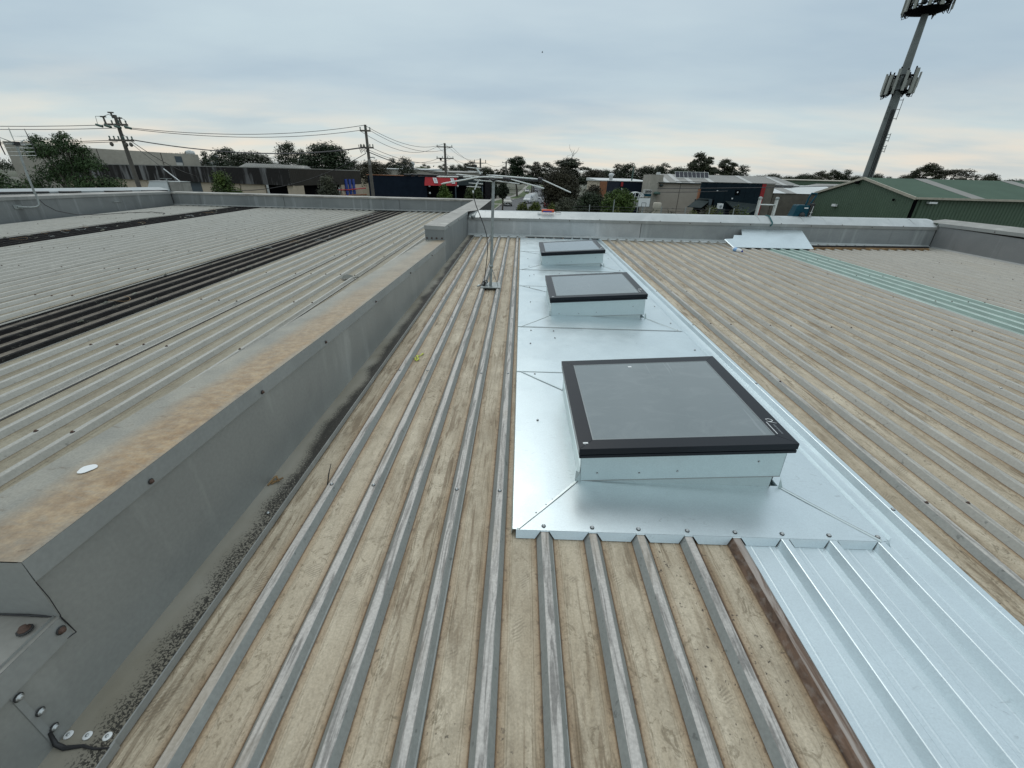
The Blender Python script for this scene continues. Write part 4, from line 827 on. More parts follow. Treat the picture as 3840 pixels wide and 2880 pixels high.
m = MB(); m.tube([(xx, 9.47, .64), (xx, 9.55, .52), (xx+.04, 9.70, .39), (xx+.12, 10.05, .285), (xx+.2, 10.5, .252), (xx+.3, 11.0, .258), (xx+.75, 11.4, .268), (xx+1.25, 11.2, .262), (xx+1.3, 11.05, .24)], .007, 6); m.build('aerial_cable', 'cable', la)
m = MB(); m.tube([(XLP+.01, 11.48, .48), (XLP+.04, 11.48, .48), (XLP+.04, 11.70, .48), (XLP+.01, 11.70, .48)], .007, 6); tag(m.build('wall_handle', 'galv'), 'small bent metal handle fixed on the face of the left parapet', 'handle')

# loose silver offcut leaning against the far parapet
oc = MB(); P0 = [(4.147, 8.49, .160), (5.707, 8.53, .160), (5.77, 9.20, .437), (4.56, 9.20, .427), (4.45, 9.03, .355), (4.30, 9.03, .355), (4.29, 8.86, .295), (4.14, 8.83, .285)]
P0 = [(4.147, 8.49, .164), (5.707, 8.53, .164), (5.80, 9.225, .437), (4.565, 9.225, .427), (4.485, 8.98, .335), (4.325, 8.98, .335), (4.255, 8.84, .282), (4.09, 8.82, .275)]
oc.plate(P0, .002, n=(0, -.37, .93))
oc.add([P0[0], P0[7], (P0[7][0]-.012, P0[7][1], P0[7][2]-.012), (P0[0][0]-.012, P0[0][1], P0[0][2]-.012)], [(0, 1, 2, 3)])
tag(oc.build('sheet_offcut', 'silver'), 'loose shiny sheet metal offcut with a stepped corner leaning on the far parapet', 'metal sheet')
# timber batten
tb = MB()
for k, (a, b) in enumerate(((5.72, 8.22),)):
    tb.hexa([(a, 8.62, .135), (b, 8.86, .139), (b, 8.905, .139), (a, 8.665, .135), (a, 8.62, .182), (b, 8.86, .186), (b, 8.905, .186), (a, 8.665, .182)])
tag(tb.build('timber_batten', 'timber'), 'weathered timber batten lying on the ribs by the far right parapet', 'timber')
m = MB(); m.hexa([(5.70, 8.68, .14), (8.25, 8.92, .144), (8.25, 8.97, .144), (5.70, 8.73, .14), (5.70, 8.68, .21), (8.25, 8.92, .214), (8.25, 8.97, .214), (5.70, 8.73, .21)]); tag(m.build('metal_angle', 'plastic'), 'dark metal angle lying right behind the timber batten', 'metal angle')
# bottle
bt_ = thing('plastic_bottle', 'small clear drink bottle with a blue label lying below the silver offcut', 'bottle', (3.985, 8.03, RZ(8)))
ax = Vector((.35, -.93, -.05)); c = Vector((3.955, 8.11, RZ(8)+.036))
MB().lathe([(.012, -.005), (.034, 0), (.036, .02), (.036, .15), (.028, .175), (.014, .19), (.014, .205)], c, 14, axis=ax).build('bottle_body', 'white', bt_)
MB().lathe([(.0365, .03), (.037, .035), (.037, .10), (.0365, .105)], c, 14, axis=ax).build('bottle_label', 'lblue', bt_)
MB().lathe([(.016, .2), (.016, .22)], c, 10, axis=ax).build('bottle_cap', 'blue', bt_)
# leaf, sprig, twig, sticker, wire
m = MB(); y = 5.08; z = LZ(y)-.02; lx = -.50
m.add([(lx+px_, y+py_, z+pz_) for px_, py_, pz_ in [(-1.66, -.03, 0), (-1.62, -.06, .014), (-1.56, -.05, .018), (-1.52, 0, .012), (-1.55, .06, .03), (-1.62, .07, .042), (-1.66, .03, .03), (-1.60, 0, .034)]], [(0, 1, 7), (1, 2, 7), (2, 3, 7), (3, 4, 7), (4, 5, 7), (5, 6, 7), (6, 0, 7)], sm=True); m.tube([(lx-1.53, y, z+.012), (lx-1.49, y+.01, z+.02), (lx-1.46, y+.03, z+.024)], .004, 5)
tag(m.build('dry_leaf', 'leaf_dry'), 'single curled grey leaf on the left roof beside the wall capping', 'leaf')
m = MB(); y = 2.9; z = RZ(y)-RIB_H+.002; bx = -.752
for a, b, c_, w_ in (((0, -.04), (.012, -.02), (.004, .0), .008), ((.004, 0), (-.012, .03), (.006, .055), .009), ((.006, .055), (.02, .08), (.024, .11), .006), ((-.004, -.01), (-.022, .0), (-.03, .014), .004), ((0, -.04), (-.012, -.03), (-.012, -.012), .007)):
    m.tube([(bx+a[0], y+a[1], z+.004), (bx+b[0], y+b[1], z+.012), (bx+c_[0], y+c_[1], z+.006)], [w_*.5, w_, w_*.3], 6)
tag(m.build('flower_sprig', 'yellow'), 'tiny bright yellow green sprig lying in a pan of the roof', 'sprig')
m = MB(); m.tube([(-.845, 1.475, RZ(1.5)-.02), (-.842, 1.50, .05), (-.838, 1.53, .085)], [.003, .0028, .0015], 6); tag(m.build('wire_end', 'cable'), 'short black wire end sticking up beside a rib near the gutter', 'wire')
m = MB(); y = .955; zc = wall_top(y); cc = Vector((-1.25, y, zc+.0035)); ex = Vector((1, 0, 0)); ey = Vector((.15, 1, -.01)).normalized()
m.plate([cc + ex*.020*math.cos(t)*(1+.15*math.sin(3*t)) + ey*.022*math.sin(t) for t in [q*math.pi/7 for q in range(14)]], .001); tag(m.build('paper_sticker', 'white'), 'white oval paper sticker stuck on the rusty top of the dividing wall', 'sticker')
m = MB()
for j in range(5): m.tube([(-1.07+random.uniform(-.02, .02), 1.45+random.uniform(-.02, .02), RZ(1.45)+.006), (-1.06+random.uniform(-.03, .03), 1.47+random.uniform(-.03, .03), RZ(1.45)+.014)], .004, 5)
tag(m.build('leaf_litter', 'timber'), 'small clump of brown leaf litter in the gutter tray', 'leaf litter')
# tube of sealant and white offcut on the far parapet
sg = thing('sealant_tube', 'orange and blue sealant tube lying on top of the far parapet', 'sealant tube', (.55, YF+.2, .635))
ax = (1, -.02, .0); c = (.43, YF+.17, .636+.022)
MB().lathe([(.024, 0), (.031, .004), (.031, .05), (.031, .255), (.024, .26)], (c[0], c[1], c[2]+.01), 12, axis=ax).build('tube_body', 'orange', sg)
MB().hexa([(c[0]+.03, c[1]-.035, c[2]-.014), (c[0]+.21, c[1]-.038, c[2]-.014), (c[0]+.21, c[1]-.02, c[2]-.016), (c[0]+.03, c[1]-.018, c[2]-.016), (c[0]+.03, c[1]-.035, c[2]+.008), (c[0]+.21, c[1]-.038, c[2]+.008), (c[0]+.21, c[1]-.028, c[2]+.012), (c[0]+.03, c[1]-.026, c[2]+.012)]).build('tube_label', 'blue', sg)
MB().lathe([(.006, .25), (.004, .31)], c, 8, axis=ax).build('nozzle', 'plastic', sg)
m = MB(); m.box((.345, YF+.15, .632), (.425, YF+.19, .644)); tag(m.build('white_offcut', 'white'), 'small white offcut beside the orange sealant tube on the parapet', 'offcut')
m = MB(); m.tube([(.72, YF+.2, .642), (.78, YF+.18, .646), (.84, YF+.2, .642)], .006, 6); tag(m.build('black_nozzle', 'cable'), 'small black nozzle lying right of the orange sealant tube', 'nozzle')
m = MB(); m.lathe([(.045, 0), (.045, .012), (.02, .03), (.02, .05)], (-.985, YF-.045, .535), 12, axis=(0, -1, .2)); m.tube([(-.95, YF-.05, .55), (-.93, YF-.02, .60), (-.90, YF+.05, .635)], .008, 6)
tag(m.build('pipe_fitting', 'galv'), 'round metal pipe fitting hanging at the left end of the far parapet', 'pipe fitting')
# ladder, strap and teal tool
ld = thing('ladder', 'top of an aluminium ladder standing above the far parapet', 'ladder', (5.2, 9.75, G))
for x in (5.035, 5.39):
    m = MB(); m.hexa([(x-.018, 9.72, G), (x+.018, 9.72, G), (x+.018, 9.80, G), (x-.018, 9.80, G), (x-.018, 9.67, 1.0), (x+.018, 9.67, 1.0), (x+.018, 9.74, 1.0), (x-.018, 9.74, 1.0)]); m.build('ladder_rail', 'alu', ld)
    m = MB(); m.lathe([(.036, -.02), (.040, .0), (.036, .02), (.02, .035)], (x, 9.70, 1.0), 10); m.build('rail_cap', 'galv', ld)
for z in np.arange(-4.1, .9, .31): MB().tube([(5.035, 9.72, z+.02), (5.39, 9.72, z+.02)], .014, 8).build('rung', 'alu', ld)
m = MB(); m.tube([(5.19, YF+.36, .68), (5.185, YF+.2, .672), (5.165, YF-.018, .565), (5.16, YF-.026, .53), (5.13, YF-.03, .505)], .013, 6); tag(m.build('tie_strap', 'strap'), 'teal tie strap hooked over the far parapet below the ladder', 'strap')
vc = thing('power_tool', 'teal and black wheeled tool with a raised handle standing behind the parapet by the ladder', 'power tool', (5.87, YF+.36, .672))
yb2 = YF+.34
m = MB(); m.hexa([(5.74, yb2, .64), (6.10, yb2, .64), (6.10, yb2+.22, .64), (5.74, yb2+.22, .64), (5.80, yb2, .90), (6.05, yb2, .90), (6.05, yb2+.2, .90), (5.80, yb2+.2, .90)]); bo = m.build('tool_body', 'teal', vc); bv = bo.modifiers.new('b', 'BEVEL'); bv.width = .02; bv.segments = 3
MB().lathe([(.055, -.02), (.060, 0), (.055, .02)], (5.93, yb2-.004, .70), 16, axis=(0, -1, 0)).build('motor_cap', 'plastic', vc)
m = MB(); m.hexa([(6.04, yb2-.01, .65), (6.13, yb2-.01, .65), (6.13, yb2+.1, .65), (6.04, yb2+.1, .65), (6.06, yb2-.01, .93), (6.14, yb2-.01, .93), (6.14, yb2+.1, .93), (6.06, yb2+.1, .93)]); m.build('side_panel', 'plastic', vc)
m = MB(); m.tube([(6.09, yb2-.02, .68), (6.10, yb2-.02, .80), (6.11, yb2-.02, .88)], .007, 6); m.tube([(6.07, yb2-.02, .69), (6.12, yb2-.02, .69)], .007, 6); m.tube([(6.07, yb2-.02, .76), (6.12, yb2-.02, .76)], .006, 6); m.build('blade_guard', 'alu', vc)
m = MB(); m.tube([(5.98, yb2+.05, .90), (6.00, yb2+.05, 1.05), (6.03, yb2+.05, 1.12), (6.14, yb2+.05, 1.12), (6.13, yb2+.05, 1.06), (6.07, yb2+.05, .93)], .018, 8); m.build('tool_handle', 'teal', vc)
m = MB(); m.box((5.94, yb2-.006, .83), (6.02, yb2-.003, .852)); m.build('maker_label', 'white', vc)
MB().tube([(5.72, yb2-.01, .655), (5.9, yb2-.03, .648), (6.2, yb2-.01, .652)], .008, 6).build('cord', 'cable', vc)
# bird
m = MB(); bd = Vector((.0308, .977, .211))*120; m.lathe([(.02, -.15), (.08, -.05), (.09, .05), (.02, .2)], bd + Vector((0, 0, EYE)), 8, axis=(1, .3, .1)); b_ = bd+Vector((0, 0, EYE))
m.add([b_, b_+Vector((-.1, .3, .12)), b_+Vector((.12, .35, .1))], [(0, 1, 2)]); m.add([b_, b_+Vector((-.1, -.3, .10)), b_+Vector((.12, -.33, .08))], [(0, 1, 2)]); m.add([b_+Vector((-.05, 0, .02)), b_+Vector((.0, -.4, .22)), b_+Vector((.14, .0, .03))], [(0, 1, 2)])
tag(m.build('bird', 'plastic'), 'tiny dark bird flying high in the overcast sky', 'bird')

# ================================================================== street surroundings
M['fascia'] = wall_mat('streaked_brown_fascia', (0.085, 0.08, 0.072), (0.045, 0.042, 0.042), 0.0, 0.7, 0.0, 0.5)
s = NT('streaked_brown_fascia2'); x, y, z = s.xyz(); st = s.noise((.9, .25, .10), 1.0, 4, 0.6, .2); st2 = s.noise((.12, .12, .05), 1.0, 3)
c = s.mix(s.math('MULTIPLY', s.ramp(st, [(0.50, 0.0), (0.60, 0.8)]), s.ramp(st2, [(0.38, 0.0), (0.46, 1.0)])), (0.034, 0.032, 0.031), (0.26, 0.26, 0.26)); M['fascia'] = s.out(c, 0.9, 0.0, 0.1)
M['fascia_plain'] = simple('brown_fascia', (0.050, 0.046, 0.040), 0.9, 0, .1, .4, spec=0.1)
M['cream'] = wall_mat('cream_panel', (0.50, 0.42, 0.32), (0.43, 0.36, 0.27), 0.15, 0.85, 0, .5)
M['tilt'] = wall_mat('concrete_tilt_panel', (0.36, 0.34, 0.29), (0.30, 0.28, 0.24), 0.2, 0.85, 0, .4)
M['dark_open'] = simple('dark_interior', (0.004, 0.004, 0.005), 0.9, spec=0.05)
M['bluegrey'] = simple('blue_grey_door', (0.05, 0.07, 0.085), 0.6)
M['navy'] = wall_mat('navy_paint', (0.013, 0.020, 0.032), (0.009, 0.014, 0.023), 0.08, 0.9, 0, .4, 0.08)
M['navy2'] = wall_mat('blue_black_cladding', (0.012, 0.023, 0.030), (0.009, 0.016, 0.022), 0.05, 0.9, 0, .5, 0.1)
M['red'] = simple('red_awning', (0.42, 0.012, 0.018), 0.6, 0, .12, 1.5)
M['redstripe'] = simple('red_stripe', (0.30, 0.012, 0.014), 0.6)
M['roof_grey'] = simple('grey_roof_sheet', (0.24, 0.235, 0.215), 0.6, 0.1, .08, .3)
M['roof_pale'] = simple('pale_roof_light', (0.42, 0.42, 0.40), 0.5, 0.0, .06, .4)
M['roof_white'] = simple('white_roof_sheet', (0.55, 0.57, 0.56), 0.5, 0.0, .08, .3)
M['beige'] = wall_mat('beige_wall', (0.40, 0.355, 0.30), (0.36, 0.32, 0.27), 0.1, 0.85, 0, .4)
M['taupe'] = wall_mat('taupe_wall', (0.15, 0.137, 0.112), (0.095, 0.088, 0.072), 0.08, 0.85, 0, .4)
M['green_wall'] = simple('green_cladding', (0.068, 0.110, 0.070), 0.6, 0, .07, .5)
M['green_roof'] = simple('green_roof_sheet', (0.066, 0.110, 0.078), 0.8, 0, .08, .4, spec=0.2)
M['trim'] = simple('cream_trim', (0.40, 0.37, 0.30), 0.6)
M['solar'] = simple('solar_cell', (0.012, 0.015, 0.03), 0.15, 0, .1, 2)
M['bark'] = simple('bark', (0.11, 0.095, 0.08), 0.9, 0, .25, 2)
M['pole_wood'] = simple('weathered_pole', (0.115, 0.105, 0.09), 0.85, 0, .2, 2)
M['insul'] = simple('insulator_green', (0.05, 0.10, 0.08), 0.4)
M['wire'] = simple('overhead_wire', (0.06, 0.06, 0.065), 0.6)
M['brick'] = simple('orange_brick', (0.28, 0.12, 0.06), 0.85, 0, .2, 3)
M['mast'] = simple('mast_steel', (0.135, 0.15, 0.145), 0.5, 0.3, .2, .8)
M['panel_ant'] = simple('antenna_grey', (0.27, 0.28, 0.255), 0.5, 0, .08, 2)
M['dkgrey'] = simple('dark_grey_sheet', (0.035, 0.046, 0.047), 0.8, spec=0.15)

def wallquad(m, a, b, z0, z1, mi=0, t=.25):
    """upright wall from a to b, thickness t away from the camera"""
    a, b = Vector((a[0], a[1], 0)), Vector((b[0], b[1], 0)); d = (b-a).normalized(); n = Vector((-d.y, d.x, 0))*t
    m.hexa([(a.x, a.y, z0), (b.x, b.y, z0), (b.x+n.x, b.y+n.y, z0), (a.x+n.x, a.y+n.y, z0), (a.x, a.y, z1), (b.x, b.y, z1), (b.x+n.x, b.y+n.y, z1), (a.x+n.x, a.y+n.y, z1)], mi); return m
def ribbed(m, a, b, z0, z1, pitch=.25, depth=.05):
    a, b = Vector((*a, 0)), Vector((*b, 0)); L_ = (b-a).length; d = (b-a)/L_; n = Vector((d.y, -d.x, 0)); k = int(L_/pitch); vs = []; fs = []
    for i in range(k+1):
        for fr, o in ((0, 0), (.3, 0), (.45, depth), (.85, depth)):
            t = min((i+fr)*pitch, L_); p = a+d*t+n*o; vs += [(p.x, p.y, z0), (p.x, p.y, z1)]
    for i in range(len(vs)//2-1): fs.append((2*i, 2*i+2, 2*i+3, 2*i+1))
    return m.add(vs, fs)

# streaked brown fascia building across the street
A0, A1, B1 = Vector((-77, 76, 0)), Vector((-29.7, 58.8, 0)), Vector((-27.3, 78, 0))
fb = thing('corner_workshop', 'long low workshop with white streaked dark brown fascia and cream panels', 'building', (-50, 66, G))
ribbed(MB(), A0[:2], A1[:2], -.35, 1.62).build('fascia', 'fascia', fb)
ribbed(MB(), A1[:2], B1[:2], -.35, 1.62, .4, .03).build('side_fascia', 'fascia_plain', fb)
dA = (A1-A0).normalized(); nA = Vector((-dA.y, dA.x, 0)); dB = (B1-A1).normalized()
def offA(x, y, o): return (x+nA.x*o, y+nA.y*o)
for a, b in (((-64.3, 71.38), (-57.07, 68.75)), ((-57.0, 68.72), (-51.0, 66.55)), ((-50.9, 66.5), (-48.7, 65.71)), ((-45.92, 64.7), (-38.8, 62.1)), ((-38.63, 62.05), (-34.44, 60.52)), ((-30.72, 59.17), (-29.75, 58.82))): wallquad(MB(), offA(*a, .3), offA(*b, .3), G, -.35).build('wall_panel', 'cream', fb)
for a, b in (((-66.8, 72.29), (-64.3, 71.38)), ((-34.44, 60.52), (-30.72, 59.17))): wallquad(MB(), offA(*a, .9), offA(*b, .9), G, -.35).build('dark_opening', 'dark_open', fb)
wallquad(MB(), offA(-77, 76, .35), offA(-66.8, 72.3, .35), G, -.35).build('wall_panel', 'cream', fb)
wallquad(MB(), offA(-48.7, 65.71, .5), offA(-45.92, 64.7, .5), G, -.35).build('roller_door', 'bluegrey', fb)
wallquad(MB(), (-29.75+.0, 59.2), (-29.37, 61.42), G, -.35).build('wall_panel', 'cream', fb)
wallquad(MB(), (-29.9, 61.42), (-28.7, 71.4), G, -.35).build('dark_opening', 'dark_open', fb)
wallquad(MB(), (-28.2, 71.4), (-27.3, 78), G, -.35).build('wall_panel', 'cream', fb)
m = MB(); m.add([(A0.x, A0.y, 1.6), (A1.x, A1.y, 1.6), (B1.x, B1.y, 1.6), (B1.x-40, B1.y+14, 1.6), (A0.x+3, A0.y+20, 1.6)], [(0, 1, 2, 3, 4)]); m.build('roof', 'roof_grey', fb)
m = MB(); wallquad(m, (A0.x, A0.y-.06), (A1.x+.05, A1.y-.06), 1.62, 1.72, t=.1); wallquad(m, (A1.x+.05, A1.y), (B1.x+.05, B1.y), 1.62, 1.72, t=.1); m.build('capping', 'roof_grey', fb)
for y_ in (72.4, 73.6, 74.8):
    m = MB(); xq = -27.98 + (y_-72.4)*.118; m.hexa([(xq, y_, -2.6), (xq+.12, y_, -2.6), (xq+.16, y_+.75, -2.6), (xq+.04, y_+.75, -2.6), (xq, y_, .42), (xq+.12, y_, .42), (xq+.16, y_+.75, .42), (xq+.04, y_+.75, .42)])
    tag(m.build('blue_banner', 'bluepaint' if 'bluepaint' in M else M.setdefault('bluepaint', simple('blue_paint', (0.005, 0.04, 0.28), .5))), {72.4: 'leftmost of three tall blue boards at the workshop corner', 73.6: 'middle of three tall blue boards at the workshop corner', 74.8: 'rightmost of three tall blue boards at the workshop corner'}[y_], 'banner', 'tall blue boards at the workshop corner')
m = MB(); m.tube([(-28.6, 70.2, -1.1), (-27.75, 73, -1.12), (-26.6, 77.8, -.95)], .09, 6); tag(m.build('barrier_rail', 'red'), 'thin red barrier rail in front of the blue boards', 'rail')
m = MB(); m.tube([(-28.6, 70.2, -1.9), (-26.6, 77.8, -1.95)], .12, 6); tag(m.build('barrier_rail', 'brick'), 'low orange barrier rail at the foot of the blue boards', 'rail')
# translucent ridge vent on it
m = MB(); m.hexa([(-45.5, 73.5, 1.62), (-34.6, 73.5, 1.6), (-34.6, 77, 1.6), (-45.5, 77, 1.62), (-44.3, 74.6, 2.35), (-35.0, 74.6, 2.18), (-35.0, 75.6, 2.18), (-44.3, 75.6, 2.35)]); m.build('ridge_vent', 'roof_grey', fb)
m = MB()
for i in range(30): x = -44.2+i*.31; m.tube([(x-.4, 73.48, 1.62), (x, 74.58, 2.36-(x+44.3)*.018)], .035, 4)
m.build('vent_slats', 'roof_pale', fb).__setitem__('kind', 'stuff')
# concrete hall behind
ch = thing('concrete_hall', 'tall plain concrete panel hall rising behind the brown fascia on the left', 'building', (-75, 90, G))
Cs = [(-90, 81), (-83.5, 84.5), (-79.2, 86.8), (-75.2, 89.1), (-70.9, 91.4), (-66.3, 94)]; zt_ = [4.9, 4.5, 4.3, 4.2, 4.05, 3.95]
for i in range(5):
    a, b = Cs[i], Cs[i+1]; m = MB(); d = (Vector(b)-Vector(a)).normalized(); e = d*.12
    m.hexa([(a[0]+e.x, a[1]+e.y, G), (b[0]-e.x, b[1]-e.y, G), (b[0]-e.x+.5, b[1]-e.y+1, G), (a[0]+e.x+.5, a[1]+e.y+1, G), (a[0]+e.x, a[1]+e.y, zt_[i]), (b[0]-e.x, b[1]-e.y, zt_[i+1]), (b[0]-e.x+.5, b[1]-e.y+1, zt_[i+1]), (a[0]+e.x+.5, a[1]+e.y+1, zt_[i])]); m.build('wall_panel', 'tilt', ch)
    if i: MB().tube([(a[0]-.02, a[1]+.25, G), (a[0]-.02, a[1]+.25, zt_[i])], .16, 6).build('panel_joint', 'dark_open', ch)
wallquad(MB(), (-66.3, 94), (-80, 113), G, 3.95).build('wall_panel', 'tilt', ch)
w_ = thing('x', 'x', 'x') if False else None
m = MB(); wallquad(m, (-69.0, 92.40), (-68.0, 92.95), 1.6, 3.5, t=.1); wn_ = m.build('window', 'bluegrey', ch)
wallquad(MB(), (-68.95, 92.32), (-68.05, 92.82), 1.7, 2.4, t=.05).build('window_pane', 'roof_pale', wn_)

# navy shop with red awning
nv = thing('navy_shop', 'dark navy rendered shop with a red awning along the street', 'building', (-14, 64, G))
m = MB(); m.box((-20.75, 62, G), (-12.9, 74, 1.10)); m.build('wall_block', 'navy', nv)
m = MB(); m.box((-12.88, 62.6, G), (-5.0, 74, 1.06)); m.build('shopfront', 'dark_open', nv)
m = MB(); m.box((-20.9, 61.9, 1.104), (-15.9, 74.1, 1.18)); m.build('roof_edge', 'brick', nv)
m = MB()
for i in range(9):
    x = -15.8+i*.9; m.tube([(x, 61.95+.1*random.random(), 1.24+.05*random.random()), (x+.98, 61.9, 1.22+.04*random.random())], .13, 7)
m.build('rolled_cover', 'black2', nv)
m = MB(); m.hexa([(-13.05, 61.5, .02), (-8.72, 61.5, .08), (-8.72, 61.9, .08), (-13.05, 61.9, .02), (-12.98, 61.9, 1.04), (-8.68, 61.9, 1.02), (-8.68, 61.98, 1.02), (-12.98, 61.98, 1.04)]); aw = m.build('awning', 'red', nv)
for xa, xb, dx in ((-11.95, -11.45, .05), (-9.6, -9.15, .05)):
    m = MB(); m.plate([(xa+.25, 61.50, .35), (xb+.25, 61.50, .35), (xb, 61.82, .98), (xa, 61.82, .98)], .02, n=(0, .9, .4)); sg_ = m.build('hanging_sign', 'white', aw)
    for k, (l, w__) in enumerate(((.08, .10), (.22, .26), (.34, .2), (.44, .28), (.52, .18))):
        cx = (xa+xb)/2+.25*(l/.62); zz = .98-l; yy = 61.82-(.32)*(l/.63)-.015
        m = MB(); m.box((cx-w__/2, yy-.01, zz-.02-(.03 if k == 0 else 0)), (cx+w__/2, yy, zz+.02)); m.build('sign_print', 'dkgrey' if k < 2 else 'greytext', sg_)
m = MB(); m.hexa([(-8.65, 61.7, .15), (-5.2, 61.7, .2), (-5.2, 61.9, .2), (-8.65, 61.9, .15), (-8.65, 61.9, 1.0), (-5.2, 61.9, .98), (-5.2, 61.98, .98), (-8.65, 61.98, 1.0)]); m.build('awning', 'dkgrey', nv)
for x in (-8.9, -5.3): MB().tube([(x, 61.7, G), (x, 61.7, .1)], .09, 6).build('awning_post', 'bluegrey', nv)
for x, z in ((-12.4, -.15), (-12.4, -1.0), (-8.6, -.05)): MB().lathe([(.08, 0), (.14, .1), (.08, .22)], (x, 61.7, z), 8).build('wall_lamp', 'white', nv)
m = MB(); m.box((-22.6, 68, G), (-20.9, 75, 1.1)); tag(m.build('white_shed', 'roof_white'), 'narrow white fronted shed between the brown workshop and navy shop', 'building')
m = MB(); m.box((-24.9, 66.5, -3.0), (-18, 61.0, -1.95)); tag(m.build('canopy_roof', 'brick'), 'low orange brown canopy roof below the navy wall', 'canopy')

# low cream buildings on the skyline
def lowbox(x0, x1, y0, y1, z, mat, lab, roofmat='roof_grey', dz=0.0):
    t_ = thing('factory_unit', lab, 'building', ((x0+x1)/2, y0, G))
    MB().box((x0, y0, G), (x1, y1, z)).build('wall_block', mat, t_)
    m = MB(); m.hexa([(x0-.3, y0-.3, z+.003), (x1+.3, y0-.3, z+.003), (x1+.3, y1+.3, z+.003), (x0-.3, y1+.3, z+.003), (x0-.3, y0-.3, z+.15), (x1+.3, y0-.3, z+.15+dz), (x1+.3, y1+.3, z+.6+dz), (x0-.3, y1+.3, z+.6)]); m.build('roof', roofmat, t_)
    return t_
def vent(x, y, z, par=None, s=.5): return MB().lathe([(s*.5, 0), (s*.5, s), (s*.8, s*1.1), (s*.7, s*1.7), (0.05, s*1.9)], (x, y, z), 10).build('roof_vent', 'roof_white', par)
t_ = lowbox(-48, -38, 130, 145, 2.2, 'cream', 'pale factory unit seen left of the centre power pole, behind its trees'); vent(-44, 131, 2.5, t_, .9)
t_ = lowbox(-36, -24.5, 120, 140, 2.4, 'tilt', 'cream factory unit just right of the centre power pole', 'roof_white'); vent(-28.5, 121, 2.6, t_, .9); vent(-31, 122, 2.6, t_, .6)
t_ = lowbox(-21, -11.5, 110, 130, 1.9, 'tilt', 'grey concrete factory unit above the red awning shop')
t_ = lowbox(-118, -92, 150, 170, 3.2, 'roof_white', 'white roofed shed between the trees on the left skyline', 'roof_white'); vent(-108, 152, 3.4, t_, 1.8); vent(-100, 152, 3.4, t_, 1.2)
t_ = lowbox(-62, -45, 105, 115, 2.0, 'roof_white', 'low white shed behind the ridge vent on the left', 'roof_white')
t_ = lowbox(15.8, 26.2, 95, 112, 1.0, 'cream', 'cream brick unit with a long white roof, right of the brown tree', 'roof_white'); vent(18.3, 96, 1.2, t_, .7)
MB().box((16.0, 94.7, G), (19.2, 94.97, .95)).build('brick_front', 'brick', t_)
MB().tube([(22.6, 96, 1.2), (22.7, 96, 3.8)], .14, 8).build('flue', 'insul', t_)
t_ = lowbox(70, 118, 150, 175, 2.4, 'green_wall', 'pale green roofed factory far behind on the right', 'trim')
m = MB()
for a, b in ((62, 76), (80, 96)): m.add([(a, 128, 0), ((a+b)/2, 128, 1.6), (b, 128, 0), (a, 140, 0), ((a+b)/2, 140, 1.6), (b, 140, 0)], [(0, 2, 1), (0, 1, 4, 3), (1, 2, 5, 4)])
tag(m.build('gable_roofs', 'roof_grey'), 'pair of low gabled roofs in front of the pale green factory', 'building')

# dark walled yard with odd things, basketball board
dy = thing('dark_workshop', 'black painted workshop wall behind the white cabin and basketball board', 'building', (19, 75, G))
MB().box((15.8, 75, G), (21.9, 86, 1.07)).build('wall_block', 'navy', dy)
MB().box((15.7, 74.9, 1.073), (22.0, 86, 1.16)).build('roof_edge', 'roof_white', dy)
MB().box((19.9, 74.93, -.9), (20.9, 74.99, .5)).build('painted_panel', 'bluegrey', dy)
for i, (x, z, w2, h2) in enumerate(((20.2, -.6, .5, .25), (20.5, -.2, .3, .4), (20.35, .1, .25, .2), (20.1, -.85, .8, .1))): MB().box((x, 74.9, z), (x+w2, 74.925, z+h2)).build('paint_mark', 'taupe', dy)
MB().box((16.0, 74.9, .35), (16.35, 74.97, 1.0)).build('wall_sign', 'redstripe', dy); MB().box((16.15, 74.9, -1.2), (16.4, 74.97, .1)).build('white_pipe', 'white', dy)
MB().box((21.0, 74.3, -1.2), (21.35, 74.8, -.55)).build('red_crate', 'brick', dy); MB().box((19.4, 74.2, -.95), (21.2, 74.6, -.85)).build('shelf', 'tilt', dy)
cb = thing('boat_cabin', 'white rounded boat cabin with open windows beside the dark wall', 'boat', (15.8, 62, -2))
cf = lambda x, z: (14.8+(x-14.3)*.586, -.15+(z+.12)*.58)
pts = [cf(*p) for p in [(14.3, -1.6), (14.35, -.75), (15.0, -.25), (15.7, -.12), (16.7, -.35), (17.2, -.75), (17.15, -1.0), (16.8, -1.75)]]
m = MB()
for yy in (62, 63.6):
    m.tube([(x, yy, z) for x, z in pts], .055, 6)
for x, z in pts[1:-1]: m.tube([(x, 62, z), (x, 63.6, z)], .05, 6)
for a, b in (((15.1, -1.8), (15.25, -.3)), ((15.9, -1.7), (16.15, -.3)), ((16.35, -1.7), (16.8, -.6))): a, b = cf(*a), cf(*b); m.tube([(a[0], 62, a[1]), (b[0], 62, b[1])], .05, 6)
m.tube([(*cf(15.2, -1.1), 0)[0:1] + (62, cf(15.2, -1.1)[1]), (cf(15.9, -1.15)[0], 62, cf(15.9, -1.15)[1])], .04, 6); m.build('cabin_frame', 'white', cb)
MB().box((14.9, 62.1, -2.0), (16.9, 64, -1.10)).build('hull', 'roof_pale', cb)
gc = thing('graffiti_box', 'white and teal box covered in dark graffiti scrawl by the dark wall', 'container', (18, 66, -2))
MB().box((17.65, 66, -.42), (18.65, 67.2, .13)).build('box_top', 'roof_pale', gc); MB().box((17.6, 65.95, -.75), (18.6, 67.2, -.425)).build('box_base', 'teal', gc)
m = MB()
for i in range(8): x = 17.72+i*.11; m.tube([(x, 65.97, random.uniform(-.36, -.2)), (x+.08, 65.97, random.uniform(-.1, .1)), (x+.02, 65.97, random.uniform(-.25, .0))], .022, 5)
